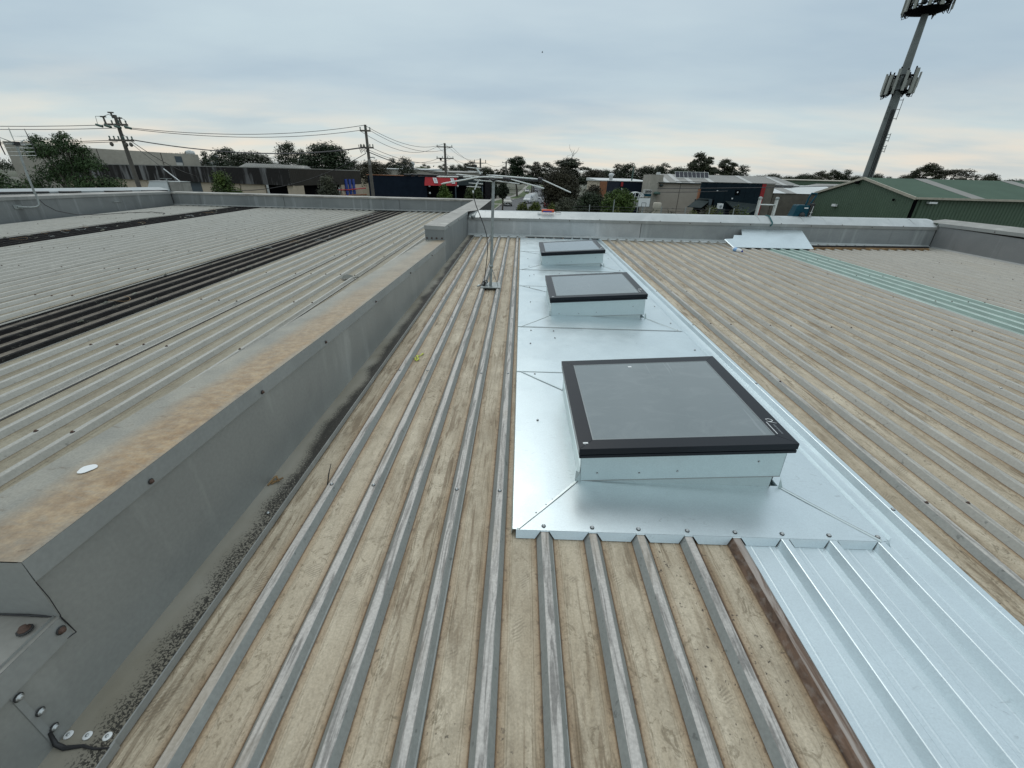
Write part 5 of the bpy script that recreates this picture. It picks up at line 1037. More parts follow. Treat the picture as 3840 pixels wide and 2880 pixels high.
m.build('scrawl', 'dark_open', gc)
bb = thing('basketball_board', 'white basketball backboard with a black outline square', 'backboard', (8.05, 30, -.3))
MB().box((7.69, 30, -.265), (8.46, 30.03, .262)).build('board', 'white', bb)
m = MB(); z0, z1 = -.262, -.03
for a, b in (((7.93, 29.997, z0), (7.93, 29.997, z1)), ((8.21, 29.997, z0), (8.21, 29.997, z1)), ((7.93, 29.997, z1), (8.21, 29.997, z1))): m.tube([a, b], .011, 4)
m.build('painted_square', 'dkgrey', bb)
m = MB()
for a, b in (((7.685, -.27), (8.465, -.27)), ((8.465, -.27), (8.465, .265)), ((7.685, .265), (8.465, .265)), ((7.685, -.27), (7.685, .265))): m.tube([(a[0], 30.0, a[1]), (b[0], 30.0, b[1])], .012, 5)
m.build('board_frame', 'dkgrey', bb); MB().tube([(8.07, 30.12, G), (8.07, 30.12, .1)], .05, 8).build('board_post', 'galv', bb)
m = MB(); m.lathe([(.27, 0), (.30, .06), (.30, .52), (.25, .58)], (10.15, 34, -.74), 14); m.box((9.9, 33.75, G), (10.4, 34.25, -.74), 0); tag(m.build('water_tank', 'trim'), 'pale round tank on a stand right behind the basketball board', 'tank')

# beige building, stepped concrete parapet, solar panels
be = thing('beige_factory', 'beige walled factory with a long grey roof and solar panels', 'building', (28, 70, G))
MB().box((20.6, 70, G), (37.6, 84, 1.05)).build('wall_block', 'beige', be)
for x in (23.9,): MB().tube([(x, 69.98, G), (x+.0, 69.98, 1.05)], .04, 5).build('wall_joint', 'taupe', be)
m = MB(); N = 1
def roofp(mb, x0, x1, x2, x3, mi=0): mb.add([(x0, 69.7, 1.10), (x1, 69.7, 1.10), (x2, 77, 2.32), (x3, 77, 2.32)], [(0, 1, 2, 3)], mi)
roofp(m, 20.6, 40.4, 41.4, 22.4); m.add([(40.4, 69.7, 1.10), (46.5, 78, 1.1), (41.4, 77, 2.32)], [(0, 1, 2)]); m.build('roof', 'roof_grey', be)
for a in (21.4, 23.2, 25.2, 28.4, 34.2, 39.0):
    m = MB(); m.add([(a, 69.69, 1.112), (a+.75, 69.69, 1.112), (a+1.2, 76.9, 2.335), (a+.5, 76.9, 2.335)], [(0, 1, 2, 3)]); m.build('roof_light', 'roof_pale', be)
MB().box((20.4, 69.55, 1.0), (40.5, 69.68, 1.12)).build('eave_gutter', 'dkgrey', be)
MB().box((19.2, 69.8, G), (20.55, 74, 2.12)).build('stepped_parapet', 'tilt', be); MB().box((20.55, 69.9, 1.1), (21.15, 74, 2.10)).build('stepped_parapet', 'tilt', be)
MB().box((21.0, 73, 2.0), (21.5, 73.4, 2.5)).build('roof_unit', 'roof_white', be); MB().lathe([(.18, 0), (.3, .2), (.18, .35)], (20.95, 69.7, .5), 8).build('wall_lamp', 'dkgrey', be)
m = MB(); m.lathe([(.5, 0), (.55, .15), (.45, .3), (.2, .4)], (20.4, 69.4, -.55), 10); m.build('wall_hood', 'insul', be)
sa = thing('solar_array', 'row of eight dark solar panels tilted on the grey roof', 'solar panels', (27, 74, 1.8))
for i in range(8):
    x = 24.3+i*.655; m = MB(); m.hexa([(x, 74, 1.83), (x+.60, 74, 1.83), (x+.60, 74.05, 1.81), (x, 74.05, 1.81), (x-.06, 74.6, 2.62), (x+.54, 74.6, 2.62), (x+.54, 74.65, 2.6), (x-.06, 74.65, 2.6)]); pn = m.build('solar_panel', 'solar', sa)
m = MB()
for i in range(9): x = 24.28+i*.655; m.tube([(x, 73.97, 1.82), (x-.06, 74.57, 2.64)], .03, 4)
m.tube([(24.2, 73.97, 1.81), (29.6, 73.97, 1.83)], .04, 4); m.tube([(24.15, 74.57, 2.65), (29.5, 74.57, 2.65)], .03, 4); m.build('panel_rail', 'alu', sa)

# blue-black clad office with red stripe, awnings, air unit
ob = thing('clad_office', 'blue black clad office with one red stripe and a taupe end', 'building', (22, 48, G))
for i in range(12):
    x0 = 18.57+i*.515; MB().box((x0, 48-.012*(i % 2), G), (x0+.505, 48.3, 1.245)).build('cladding_panel', 'navy2', ob)
MB().box((24.76, 47.97, G), (25.15, 48.3, 1.245)).build('red_stripe', 'redstripe', ob); MB().box((25.16, 48, G), (26.05, 56, 1.23)).build('end_wall', 'taupe', ob)
MB().box((18.40, 47.98, -1.6), (18.56, 48.3, .62)).build('brick_edge', 'brick', ob); MB().box((18.5, 47.95, 1.248), (26.1, 56, 1.30)).build('roof_edge', 'dkgrey', ob)
for x, z in ((20.2, .42), (22.3, .35), (21.9, -.25)): MB().box((x, 47.92, z), (x+.13, 47.98, z+.12)).build('wall_light', 'white', ob)
MB().box((22.15, 47.93, .15), (22.6, 47.985, .62)).build('dark_vent', 'dark_open', ob)
m = MB(); m.hexa([(16.6, 45.5, -1.0), (18.0, 45.5, -1.08), (19.9, 47.9, -.32), (18.5, 47.9, -.27), (16.6, 45.5, -.94), (18.0, 45.5, -1.02), (19.9, 47.9, -.26), (18.5, 47.9, -.21)]); tag(m.build('flat_awning', 'dkgrey'), 'dark flat awning on the left of the clad office', 'awning')
m = MB(); m.hexa([(22.2, 45.3, -1.75), (23.6, 45.5, -1.05), (24.6, 47.9, -.72), (21.3, 47.9, -.50), (22.2, 45.3, -1.68), (23.6, 45.5, -.98), (24.6, 47.9, -.65), (21.3, 47.9, -.43)]); tag(m.build('flat_awning', 'dkgrey'), 'dark sloping awning below the red stripe of the clad office', 'awning')
MB().box((18.1, 47.3, G), (19.9, 47.9, -.35)).build('porch', 'dark_open', ob); MB().box((19.3, 47.1, G), (19.6, 47.28, -.3)).build('porch_post', 'bluegrey', ob)
au = thing('air_unit', 'white boxed air conditioner unit beside the office porch', 'air conditioner', (20.1, 46, -1.2)); MB().box((19.9, 46, -1.1), (20.35, 46.4, -.62)).build('unit_case', 'white', au); MB().lathe([(.14, 0), (.14, .02)], (20.12, 45.99, -.86), 12, axis=(0, -1, 0)).build('fan_grille', 'greytext', au)
MB().box((19.8, 45.9, G), (20.6, 46.5, -1.102)).build('unit_stand', 'dkgrey', au)
# taupe unit with white roof
tu = thing('taupe_factory', 'taupe walled factory with a white roof left of the green shed', 'building', (32, 55, G))
MB().box((29.95, 55, G), (38, 60, .26)).build('wall_block', 'taupe', tu)
m = MB(); m.add([(27.0, 54.9, .29), (38, 54.9, .29), (52, 80, 1.12), (30, 80, 1.12)], [(0, 1, 2, 3)]); m.build('roof', 'roof_white', tu)
m = MB(); m.add([(31.4, 54.9, .30), (32.6, 54.9, .30), (43.5, 80, 1.135), (41.5, 80, 1.135)], [(0, 1, 2, 3)]); m.build('roof_light', 'roof_grey', tu)

# green shed
gsd = thing('green_shed', 'big green corrugated shed with a cream edged gable on the right', 'building', (34, 46, G))
yn, ym, yf, xg = 40.0, 46.6, 53.2, 33.9
ez, rz = .47, 2.0
m = MB(); pr_ = []
N = 44; vs = []; fs = []
for i in range(N*2+1):
    t = i/(N*2); y = yn+(yf-yn)*t; top = ez+(rz-ez)*(1-abs(y-ym)/(ym-yn)); o = .05 if i % 2 else 0; vs += [(xg+o, y, G), (xg+o, y, top)]
for i in range(N*2): fs.append((2*i, 2*i+1, 2*i+3, 2*i+2))
m.add(vs, fs); m.build('gable_wall', 'green_wall', gsd)
ribbed(MB(), (xg+.35, yn), (62, yn), G, ez, .3, .05).build('side_wall', 'green_wall', gsd)
m = MB(); m.box((xg+.1, yn-.02, G), (xg+.35, yn+.3, ez)); m.build('corner_trim', 'dark_open', gsd)
m = MB(); m.add([(xg-.15, yn-.25, ez+.02), (62, yn-.25, ez+.02), (62, ym, rz+.04), (xg-.15, ym, rz+.04)], [(0, 1, 2, 3)]); m.add([(xg-.15, ym, rz+.04), (62, ym, rz+.04), (62, yf+.25, ez+.02), (xg-.15, yf+.25, ez+.02)], [(0, 1, 2, 3)]); m.build('roof', 'green_roof', gsd)
for x in (38.6, 47.0, 55.5):
    m = MB(); m.add([(x, yn-.24, ez+.035), (x+1.2, yn-.24, ez+.035), (x+1.2, ym-.02, rz+.055), (x, ym-.02, rz+.055)], [(0, 1, 2, 3)]); m.build('roof_light', 'roof_grey', gsd)
m = MB()
for a, b in (((xg-.2, yn-.28, ez+.02), (xg-.2, ym, rz+.04)), ((xg-.2, ym, rz+.04), (xg-.2, yf+.28, ez+.02))):
    d = Vector((0, 0, .16)); m.hexa([Vector(a)-d, Vector(a)-d+Vector((.12, 0, 0)), Vector(b)-d+Vector((.12, 0, 0)), Vector(b)-d, Vector(a)+Vector((0, 0, .05)), Vector(a)+Vector((.12, 0, .05)), Vector(b)+Vector((.12, 0, .05)), Vector(b)+Vector((0, 0, .05))])
m.build('barge_board', 'trim', gsd)
MB().box((xg-.1, yn-.42, ez-.1), (62, yn-.26, ez+.06)).build('eave_gutter', 'trim', gsd)
MB().tube([(xg+.55, yn-.2, ez-.1), (xg+.62, yn-.12, ez-.35), (xg+.62, yn-.12, G)], .07, 7).build('downpipe', 'green_wall', gsd)
MB().lathe([(.14, 0), (.22, .12), (.2, .26)], (xg-.2, ym+.6, rz-.55), 10).build('gable_lamp', 'dark_open', gsd); MB().lathe([(.06, 0), (.1, .1), (.09, .2)], (xg-.15, yn+2.0, ez-.35), 8).build('gable_lamp', 'dark_open', gsd)
MB().box((xg+1.1, yn-.35, ez-.42), (xg+1.8, yn-.06, ez-.28)).build('flood_light', 'white', gsd); MB().box((xg-.25, 49.2, -.75), (xg-.02, 49.8, -.52)).build('wall_box', 'white', gsd)

# mobile phone tower
tw = thing('phone_tower', 'tall grey monopole phone tower with two clusters of panel antennas', 'tower', (42.35, 58, G))
m = MB(); m.tube([(42.45, 58, G), (42.37, 58, 9), (42.3, 58, 18.2)], [.62, .46, .30], 20); m.build('tower_shaft', 'mast', tw)
for z in (1, 4.2, 7.4, 10.6, 13.8): MB().lathe([(.55-.0165*(z+4.4)+.05, 0), (.55-.0165*(z+4.4)+.05, .08)], (42.4-.006*z, 58, z), 16).build('shaft_flange', 'mast', tw)
m = MB(); m.tube([(42.15, 57.5, G), (42.13, 57.55, 9.2)], .05, 5); m.tube([(42.33, 57.42, G), (42.28, 57.5, 9.2)], .05, 5); m.tube([(42.5, 57.4, G), (42.43, 57.48, 9.2)], .04, 5); m.build('feeder_cable', 'cable', tw)
def cluster(zc, rad, n, H, par):
    m = MB()
    for z in (zc-.35*H, zc+.25*H):
        m.tube([(42.33+rad*.86*math.cos(a), 58+rad*.86*math.sin(a), z) for a in [k*math.pi*2/24 for k in range(25)]], .055, 5)
        for k in range(6): a = k*math.pi/3+.2; m.tube([(42.33, 58, z), (42.33+rad*.86*math.cos(a), 58+rad*.86*math.sin(a), z)], .07, 5)
    m.build('antenna_ring', 'dark_open', par)
    for k in range(n):
        a = 2*math.pi*k/n+random.uniform(-.12, .12); h = H*random.choice((1, 1, .8, .62)); z0 = zc-H*.5+random.uniform(0, H-h)*.8; w_ = random.choice((.11, .13, .17))
        Rm = Matrix.Translation((42.33, 58, 0)) @ Matrix.Rotation(a, 4, 'Z')
        m = MB(); m.box((rad, -w_, z0), (rad+.14, w_, z0+h), mat=Rm); pa = m.build('panel_antenna', 'panel_ant', par)
        m = MB(); m.box((rad-.22, -.05, z0-.15), (rad-.12, .05, z0+h+.2), mat=Rm); m.tube([Rm @ Vector((rad+.05, 0, z0)), Rm @ Vector((rad+.02, .1, z0-.3)), Rm @ Vector((rad-.15, .05, z0-.25)), Rm @ Vector((rad-.5, 0, z0+.2))], .035, 5); m.build('mount_pipe', 'dark_open', pa)
        if k % 2: MB().box((rad-.75, -.18, zc-.3), (rad-.4, .18, zc+.35), mat=Rm).build('radio_unit', random.choice(['panel_ant', 'dkgrey']), par)
cluster(11.75, 1.42, 13, 2.3, tw)
cluster(19.3, 2.0, 14, 2.6, tw)
m = MB(); m.lathe([(.8, 0), (1.75, .25), (1.8, .38)], (42.3, 58, 17.75), 18); m.build('headframe', 'dark_open', tw)
for sx, za, zb in ((.62, 8.2, 10.3), (.62, 6.0, 6.9), (.62, 4.9, 5.7), (-.6, 8.2, 9.6)):
    m = MB(); x = 42.37+sx*1.15; m.tube([(x, 57.7, za), (x, 57.7, zb)], .03, 5)
    for z in np.linspace(za+.15, zb-.15, 3): m.tube([(42.37+sx*.7, 57.8, z), (x, 57.7, z)], .03, 5)
    m.build('cable_bracket', 'mast', tw)

# power poles
def crossarm(m, x, y, z, L_, d=(1, 0), t=.07): m.hexa([(x-d[0]*L_, y-d[1]*L_-t, z-t), (x+d[0]*L_, y+d[1]*L_-t, z-t), (x+d[0]*L_, y+d[1]*L_+t, z-t), (x-d[0]*L_, y-d[1]*L_+t, z-t), (x-d[0]*L_, y-d[1]*L_-t, z+t), (x+d[0]*L_, y+d[1]*L_-t, z+t), (x+d[0]*L_, y+d[1]*L_+t, z+t), (x-d[0]*L_, y-d[1]*L_+t, z+t)])
def ins(m, p, h=.25, r=.07): m.lathe([(r*.4, 0), (r, h*.3), (r*.5, h*.4), (r, h*.7), (r*.4, h)], p, 8)
def power_pole(x, y, top, r, label, arms):
    t_ = thing('power_pole', label, 'power pole', (x, y, G), 'power poles along the street')
    m = MB(); m.tube([(x, y, G), (x, y, (top+G)/2), (x, y, top)], [r*1.25, r, r*.72], 12); m.build('wooden_pole', 'pole_wood', t_)
    for z, L_, k in arms:
        m = MB(); crossarm(m, x, y-.02-r*.9, z, L_); a = m.build('crossarm', 'pole_wood', t_)
        for q in np.linspace(-L_*.92, L_*.92, k): m = MB(); ins(m, (x+q, y-.02-r*.9, z+.07)); m.build('insulator', 'insul', a)
    return t_
p1 = power_pole(-33.85, 40, 5.15, .17, 'leftmost power pole with T shaped fuses and two crossarms, above the streaked fascia', [(4.45, .95, 4), (3.32, 1.03, 6)])
for dx, h in ((-.75, .85), (0, .5), (.55, .75)):
    z0 = 4.35 if dx else 4.9
    m = MB(); m.tube([(-33.9+dx, 39.8, z0), (-33.9+dx-.06, 39.8, z0+h*.7)], .07, 7); m.hexa([(-34.15+dx, 39.72, z0+h*.7), (-33.75+dx, 39.72, z0+h*.7), (-33.75+dx, 39.88, z0+h*.7), (-34.15+dx, 39.88, z0+h*.7), (-34.15+dx, 39.72, z0+h*.7+.09), (-33.75+dx, 39.72, z0+h*.7+.09), (-33.75+dx, 39.88, z0+h*.7+.09), (-34.15+dx, 39.88, z0+h*.7+.09)]); m.build('surge_arrester', 'pole_wood', p1)
for dx in (-1.25, -.55, .25, 1.1): m = MB(); m.tube([(-34.1+dx, 39.6, 4.35-dx*.04), (-33.6+dx, 39.6, 4.22-dx*.04)], .09, 8); m.build('strain_insulator', 'insul', p1)
for dx in (-.8, .45, .85): MB().lathe([(.05, 0), (.13, .1), (.13, .22), (.05, .32)], (-33.9+dx, 39.7, 2.85), 8).build('service_fuse', 'pole_wood', p1)
for a, b, c_ in (((-35.3, 4.3), (-35.25, 5.0), (-34.7, 5.0)), ((-34.6, 5.0), (-34.1, 5.15), (-33.5, 4.9)), ((-33.3, 5.0), (-32.9, 4.8), (-32.75, 4.15)), ((-33.8, 4.3), (-33.6, 3.9), (-33.1, 3.4))): MB().tube([(a[0], 39.7, a[1]), (b[0], 39.7, b[1]), (c_[0], 39.7, c_[1])], .02, 4).build('jumper_lead', 'wire', p1)
p2 = power_pole(-15.7, 48, 5.6, .17, 'tall power pole in the centre left, beside the brown workshop corner', [(5.08, .52, 3), (3.62, .65, 5)])
m = MB(); m.hexa([(-16.35, 47.5, 3.35), (-15.85, 47.5, 3.35), (-15.85, 47.8, 3.35), (-16.35, 47.8, 3.35), (-16.4, 47.5, 3.8), (-15.85, 47.5, 3.8), (-15.85, 47.8, 3.8), (-16.4, 47.8, 3.8)]); m = MB()
for q in range(5): m.tube([(-16.5+.15*q, 47.7, 3.85), (-16.45+.15*q, 47.65, 3.62), (-16.38+.15*q, 47.7, 3.35), (-16.3+.13*q, 47.7, 3.1+.1*(q % 3))], .03, 5)
m.build('fuse_cluster', 'dark_open', p2); MB().box((-15.72, 47.74, 2.05), (-15.5, 47.80, 2.6)).build('pole_plate', 'roof_grey', p2)
m = MB(); m.tube([(-15.5, 47.8, 2.75), (-15.2, 47.8, 2.78), (-15.0, 47.7, 2.72)], .05, 6); m.build('street_light', 'galv', p2)
p3 = power_pole(-12.8, 78, 6.0, .22, 'power pole with two wide crossarms behind the red awning', [(5.45, 1.3, 3), (3.81, 1.42, 4)])
MB().tube([(-12.45, 77.7, G), (-12.45, 77.7, 2.2)], .05, 6).build('conduit', 'roof_pale', p3); MB().lathe([(.1, 0), (.17, .1), (.17, .35), (.1, .42)], (-13.5, 77.7, 3.45), 8).build('line_fuse', 'dark_open', p3)
p4 = power_pole(-10.3, 115, 5.2, .24, 'small distant power pole with three upright insulators above the aerial', [(4.2, 1.45, 3)])
for dx in (-1.4, 1.3): MB().tube([(-10.3+dx, 114.8, 4.2), (-10.3+dx, 114.8, 4.9)], .09, 6).build('surge_arrester', 'pole_wood', p4)
power_pole(-4.85, 140, 5.5, .26, 'distant power pole left of the tall gum tree by the road', [(5.1, 1.2, 3)]); power_pole(3.95, 180, 5.1, .26, 'farthest power pole, at the end of the visible road', [(4.7, 1.2, 3)])
def wire(a, b, sag, name, lab, grp, r=.022, mat='wire', n=14):
    a, b = Vector(a), Vector(b); pts = [a.lerp(b, i/n)-Vector((0, 0, sag*4*(i/n)*(1-i/n))) for i in range(n+1)]
    return tag(MB().tube(pts, r, 4).build(name, mat), lab, 'overhead wire', grp)
GW = 'overhead wires between the poles'
for i, (x1, x2, z1, z2) in enumerate(((-32.9, -15.7, 4.25, 5.55), (-33.2, -16.2, 4.2, 5.1))): wire((x1, 39.8, z1), (x2, 47.8, z2), .62, 'power_line', ['upper high voltage line between the leftmost and centre poles', 'lower high voltage line between the leftmost and centre poles'][i], GW)
for i, z in enumerate((3.4, 3.34)): wire((-33.0+.3*i, 39.8, z), (-16.2+.4*i, 47.7, 3.62), .75, 'power_line', ['upper low voltage line from the leftmost pole', 'lower low voltage line from the leftmost pole'][i], GW, .03)
for i, (x, z) in enumerate(((-34.8, 4.4), (-33.9, 4.2), (-34.6, 3.3), (-34.2, 3.2))): wire((x, 39.8, z), (x-34, 30, z+.8), .9, 'power_line', ['topmost line leaving the frame at the left', 'second line from the top leaving the frame at the left', 'third line leaving the frame at the left', 'lowest line leaving the frame at the left'][i], GW)
for i, (xa, za, xb, zb, s_) in enumerate(((-15.7, 5.55, -12.8, 5.95, 1.1), (-15.2, 5.1, -11.6, 5.5, 1.2), (-16.1, 5.0, -14.0, 5.5, 1.3), (-15.2, 3.6, -11.6, 3.85, 1.0), (-16.0, 3.6, -13.8, 3.85, 1.0))): wire((xa, 47.8, za), (xb, 77.8, zb), s_, 'power_line', ['topmost line from the centre pole to the wide armed pole', 'right hand high line between centre and wide armed poles', 'left hand high line between centre and wide armed poles', 'right hand low line between centre and wide armed poles', 'left hand low line between centre and wide armed poles'][i], GW)
for i, (xa, za, xb, zb) in enumerate(((-12.8, 5.95, -10.3, 5.1), (-11.6, 5.5, -9.0, 4.3), (-14.0, 5.5, -11.6, 4.3), (-11.5, 3.85, -9.2, 2.8), (-13.9, 3.85, -11.2, 2.8))): wire((xa, 77.8, za), (xb, 114.8, zb), 1.1, 'power_line', ['top line from the wide armed pole onward', 'right high line from the wide armed pole onward', 'left high line from the wide armed pole onward', 'right low line from the wide armed pole onward', 'left low line from the wide armed pole onward'][i], GW)
wire((-9.0, 114.8, 4.3), (-5.0, 140, 5.0), .9, 'power_line', 'line between the two small distant poles', GW, .03); wire((-3.8, 140, 5.1), (3.9, 180, 4.7), .9, 'power_line', 'line running to the farthest pole', GW, .03)
wire((-15.9, 47.8, 3.1), (-29.5, 46, -.6), .9, 'service_cable', 'black service cable dropping left from the centre pole', None, .03, 'cable'); wire((-33.0, 39.8, 3.25), (-45.5, 64, .45), .4, 'service_cable', 'black service cable dropping right from the leftmost pole to the fascia', None, .035, 'cable')
wire((-15.5, 47.8, 3.2), (-6, 62, 1.3), .7, 'service_cable', 'bundled service cable from the centre pole to the navy shop', None, .04, 'cable')
st = thing('stay_wire', 'guy wire with a white guard sleeve right of the leftmost pole', 'stay wire', (-28, 41, G)); MB().tube([(-33.2, 39.8, 3.2), (-25.9, 41.3, -4.3)], .02, 4).build('guy_wire', 'wire', st); MB().tube([(-31.3, 40.19, 1.25), (-29.9, 40.48, -.15)], .045, 6).build('guard_sleeve', 'white', st)
wire((13.2, 45, .62), (30, 45, 1.22), .05, 'service_cable', 'upper cable crossing in front of the beige factory', 'cables crossing on the right', .03); wire((13.3, 45, .29), (20, 45, .55), .03, 'service_cable', 'lower cable crossing in front of the beige factory', 'cables crossing on the right', .025)

# ================================================================== trees and shrubs
def leaf_mat(name, a, b, hue=(0.9, 1.1)):
    s = NT(name); n = s.noise(sc_=0.8, detail=4, rough=.7); oi = s.n('ShaderNodeObjectInfo')
    c = s.mix(s.ramp(n, [(0.35, 0.0), (0.68, 1.0)]), a, b); c = s.mix(s.math('MULTIPLY', oi.outputs['Random'], 0.45), c, (0.045, 0.042, 0.028))
    s.b.inputs['Subsurface Weight'].default_value = 0.0; return s.out(c, 0.65, 0.0, 0.25)
M['leaf_gum'] = leaf_mat('gum_leaves', (0.016, 0.023, 0.012), (0.062, 0.070, 0.034))
M['leaf_dark'] = leaf_mat('dark_leaves', (0.010, 0.020, 0.010), (0.034, 0.058, 0.023))
M['leaf_brown'] = leaf_mat('olive_brown_leaves', (0.022, 0.022, 0.013), (0.062, 0.056, 0.031))
M['leaf_green'] = leaf_mat('fresh_green_leaves', (0.025, 0.055, 0.010), (0.10, 0.155, 0.025))
M['leaf_yellow'] = leaf_mat('yellow_green_leaves', (0.045, 0.070, 0.012), (0.13, 0.15, 0.03))
M['leaf_grey'] = leaf_mat('grey_green_leaves', (0.035, 0.045, 0.028), (0.10, 0.105, 0.065))
M['leaf_blue'] = leaf_mat('pepper_leaves', (0.018, 0.048, 0.014), (0.060, 0.115, 0.034))
def leaves_mesh(name, clumps, n, size, mat, up_bias=.5, droop=0.0, asp=.55):
    """clumps: (cx, cy, cz, r, rz); n leaves shared by clump volume; size metres"""
    cl = np.array(clumps, float); wts = (cl[:, 3]**2*cl[:, 4])**.67; cnt = np.maximum(4, (n*wts/wts.sum()).astype(int)); P = []; Nn = []
    for c, k in zip(cl, cnt):
        u = rng.normal(size=(k, 3)); u /= np.linalg.norm(u, axis=1)[:, None]; rad = np.clip(rng.beta(3.2, 1.3, k), .15, 1.0)*(1+.16*rng.normal(size=k))
        keep = u[:, 2] > -.75+.5*rng.random(k); u = u[keep]; rad = rad[keep]
        P.append(c[:3] + u*rad[:, None]*np.array([c[3], c[3], c[4]])); Nn.append(u)
    P = np.concatenate(P); Nn = np.concatenate(Nn); k = len(P)
    nrm = Nn*.9 + rng.normal(size=(k, 3))*.75 + np.array([0, 0, up_bias]); nrm /= np.linalg.norm(nrm, axis=1)[:, None]
    a = rng.normal(size=(k, 3)) + np.array([0, 0, -droop*3]); a -= nrm*(a*nrm).sum(1)[:, None]; a /= np.linalg.norm(a, axis=1)[:, None]; b = np.cross(nrm, a)
    s1 = size*(.6+.8*rng.random(k))[:, None]; s2 = s1*asp
    V = np.stack([P-a*s1-b*s2*.3, P-b*s2, P+a*s1, P+b*s2*.9], 1).reshape(-1, 3)
    me = bpy.data.meshes.new(name); me.vertices.add(4*k); me.vertices.foreach_set('co', V.ravel()); me.loops.add(4*k); me.loops.foreach_set('vertex_index', np.arange(4*k)); me.polygons.add(k)
    me.polygons.foreach_set('loop_start', np.arange(k)*4); me.polygons.foreach_set('loop_total', np.full(k, 4)); me.materials.append(M[mat]); me.update(); me.validate(); return me
def limbs(m, H, W, clumps, r0, base=0.0, fork=.35):
    top = Vector((random.uniform(-.04, .04)*W, random.uniform(-.04, .04)*W, H*fork)); m.tube([(0, 0, base), (top.x*.5+.02*W, top.y*.5, H*fork*.5), top], [r0*1.3, r0, r0*.8], 8)
    for c in clumps[:9]:
        e = Vector(c[:3]); e.z -= c[4]*.3; mid = top.lerp(e, .5)+Vector((0, 0, -.04*H)); m.tube([top, mid, e], [r0*.6, r0*.35, r0*.12], 5)
def crown(kind, W, H):
    """clumps for a tree H tall and W wide standing on z = 0"""
    C = []; rw = W/2; R_ = random.uniform
    if kind in 'gG':
        n = 20 if kind == 'g' else 34
        for i in range(n):
            t = (i+.5)/n; z = .34+.54*t; wid = math.sqrt(max(.05, 1-((z-.58)/.40)**2)); a = i*2.4+R_(-.5, .5); d = rw*wid*R_(.15, .80); r = rw*R_(.26, .42)*(1 if kind == 'g' else .78)
            C.append((d*math.cos(a), d*math.sin(a), H*z, r, r*R_(.6, .95)))
        C.append((R_(-.1, .1)*W, 0, H*.92, rw*.32, rw*.26))
    elif kind in 'rb':
        for i in range(18): a = i*2.4; t = (i+.5)/18; d = rw*.72*math.sqrt(t); z = .34+.5*(1-t*t*.75); C.append((d*math.cos(a), d*math.sin(a), H*z, rw*R_(.34, .44), H*.13*R_(.8, 1.2)))
        C.append((0, 0, H*.6, rw*.75, H*.28))
    elif kind in 'dD':
        for i in range(26): a = i*2.4; t = (i+.5)/26; z = .24+.68*t; d = rw*.62*math.sin(math.pi*min(1, (1.04-t)*.62+.06))*R_(.7, 1.1); C.append((d*math.cos(a), d*math.sin(a), H*z, rw*R_(.3, .42), rw*R_(.28, .4)))
        C.append((0, 0, H*.5, rw*.7, H*.3))
    elif kind == 'f':
        for i in range(16): a = i*2.4; t = (i+.5)/16; d = rw*.8*math.sqrt(t); z = .88-.24*t+R_(-.07, .04); C.append((d*math.cos(a), d*math.sin(a), H*z, rw*R_(.22, .36), H*R_(.05, .095)))
        for i in range(8): a = i*1.1; C.append((rw*.45*math.cos(a), rw*.45*math.sin(a), H*R_(.48, .7), rw*.34, H*.09))
    return C
PRO = {}
for kind, var, mats, n, sz in (('g', 4, ['leaf_gum', 'leaf_dark', 'leaf_gum', 'leaf_brown'], 8000, .145), ('G', 3, ['leaf_gum', 'leaf_gum', 'leaf_dark'], 18000, .125), ('r', 2, ['leaf_dark', 'leaf_gum'], 7000, .15), ('b', 2, ['leaf_brown', 'leaf_green'], 8000, .14), ('d', 2, ['leaf_dark', 'leaf_dark'], 9500, .14), ('D', 1, ['leaf_dark'], 24000, .14), ('f', 2, ['leaf_brown', 'leaf_gum'], 8000, .12)):
    PRO[kind] = []
    for v in range(var):
        W, H = (8.0 if kind == 'D' else 6.0), 11.0; cl = crown(kind, W, H); m = MB(); limbs(m, H, W, cl, .16, fork=.34 if kind != 'f' else .5)
        PRO[kind].append((leaves_mesh('crown', cl, n, sz, mats[v]), m.mesh('trunk', 'bark'), W, H))
def plant_tree(x, y, w, top, kind, label, cat='tree', group=None, base=G):
    cr, tr, W, H = random.choice(PRO[kind]); t_ = thing('gum_tree' if kind in 'gG' else 'tree', label, cat, (x, y, base), group)
    s_ = (w/W*1.6, w/W*1.6, (top-base)/H*1.0); t_.scale = s_; t_.rotation_euler = (0, 0, random.uniform(0, 6.28))
    for nm, me in (('crown', cr), ('trunk', tr)): o = bpy.data.objects.new(nm, me); COL.objects.link(o); o.parent = t_
    return t_
KN = dict(g='loose gum tree', G='big clumpy gum tree', r='rounded dark tree', b='bushy olive brown tree', d='dense dark green tree', D='huge dense dark tree', f='flat topped spreading tree')
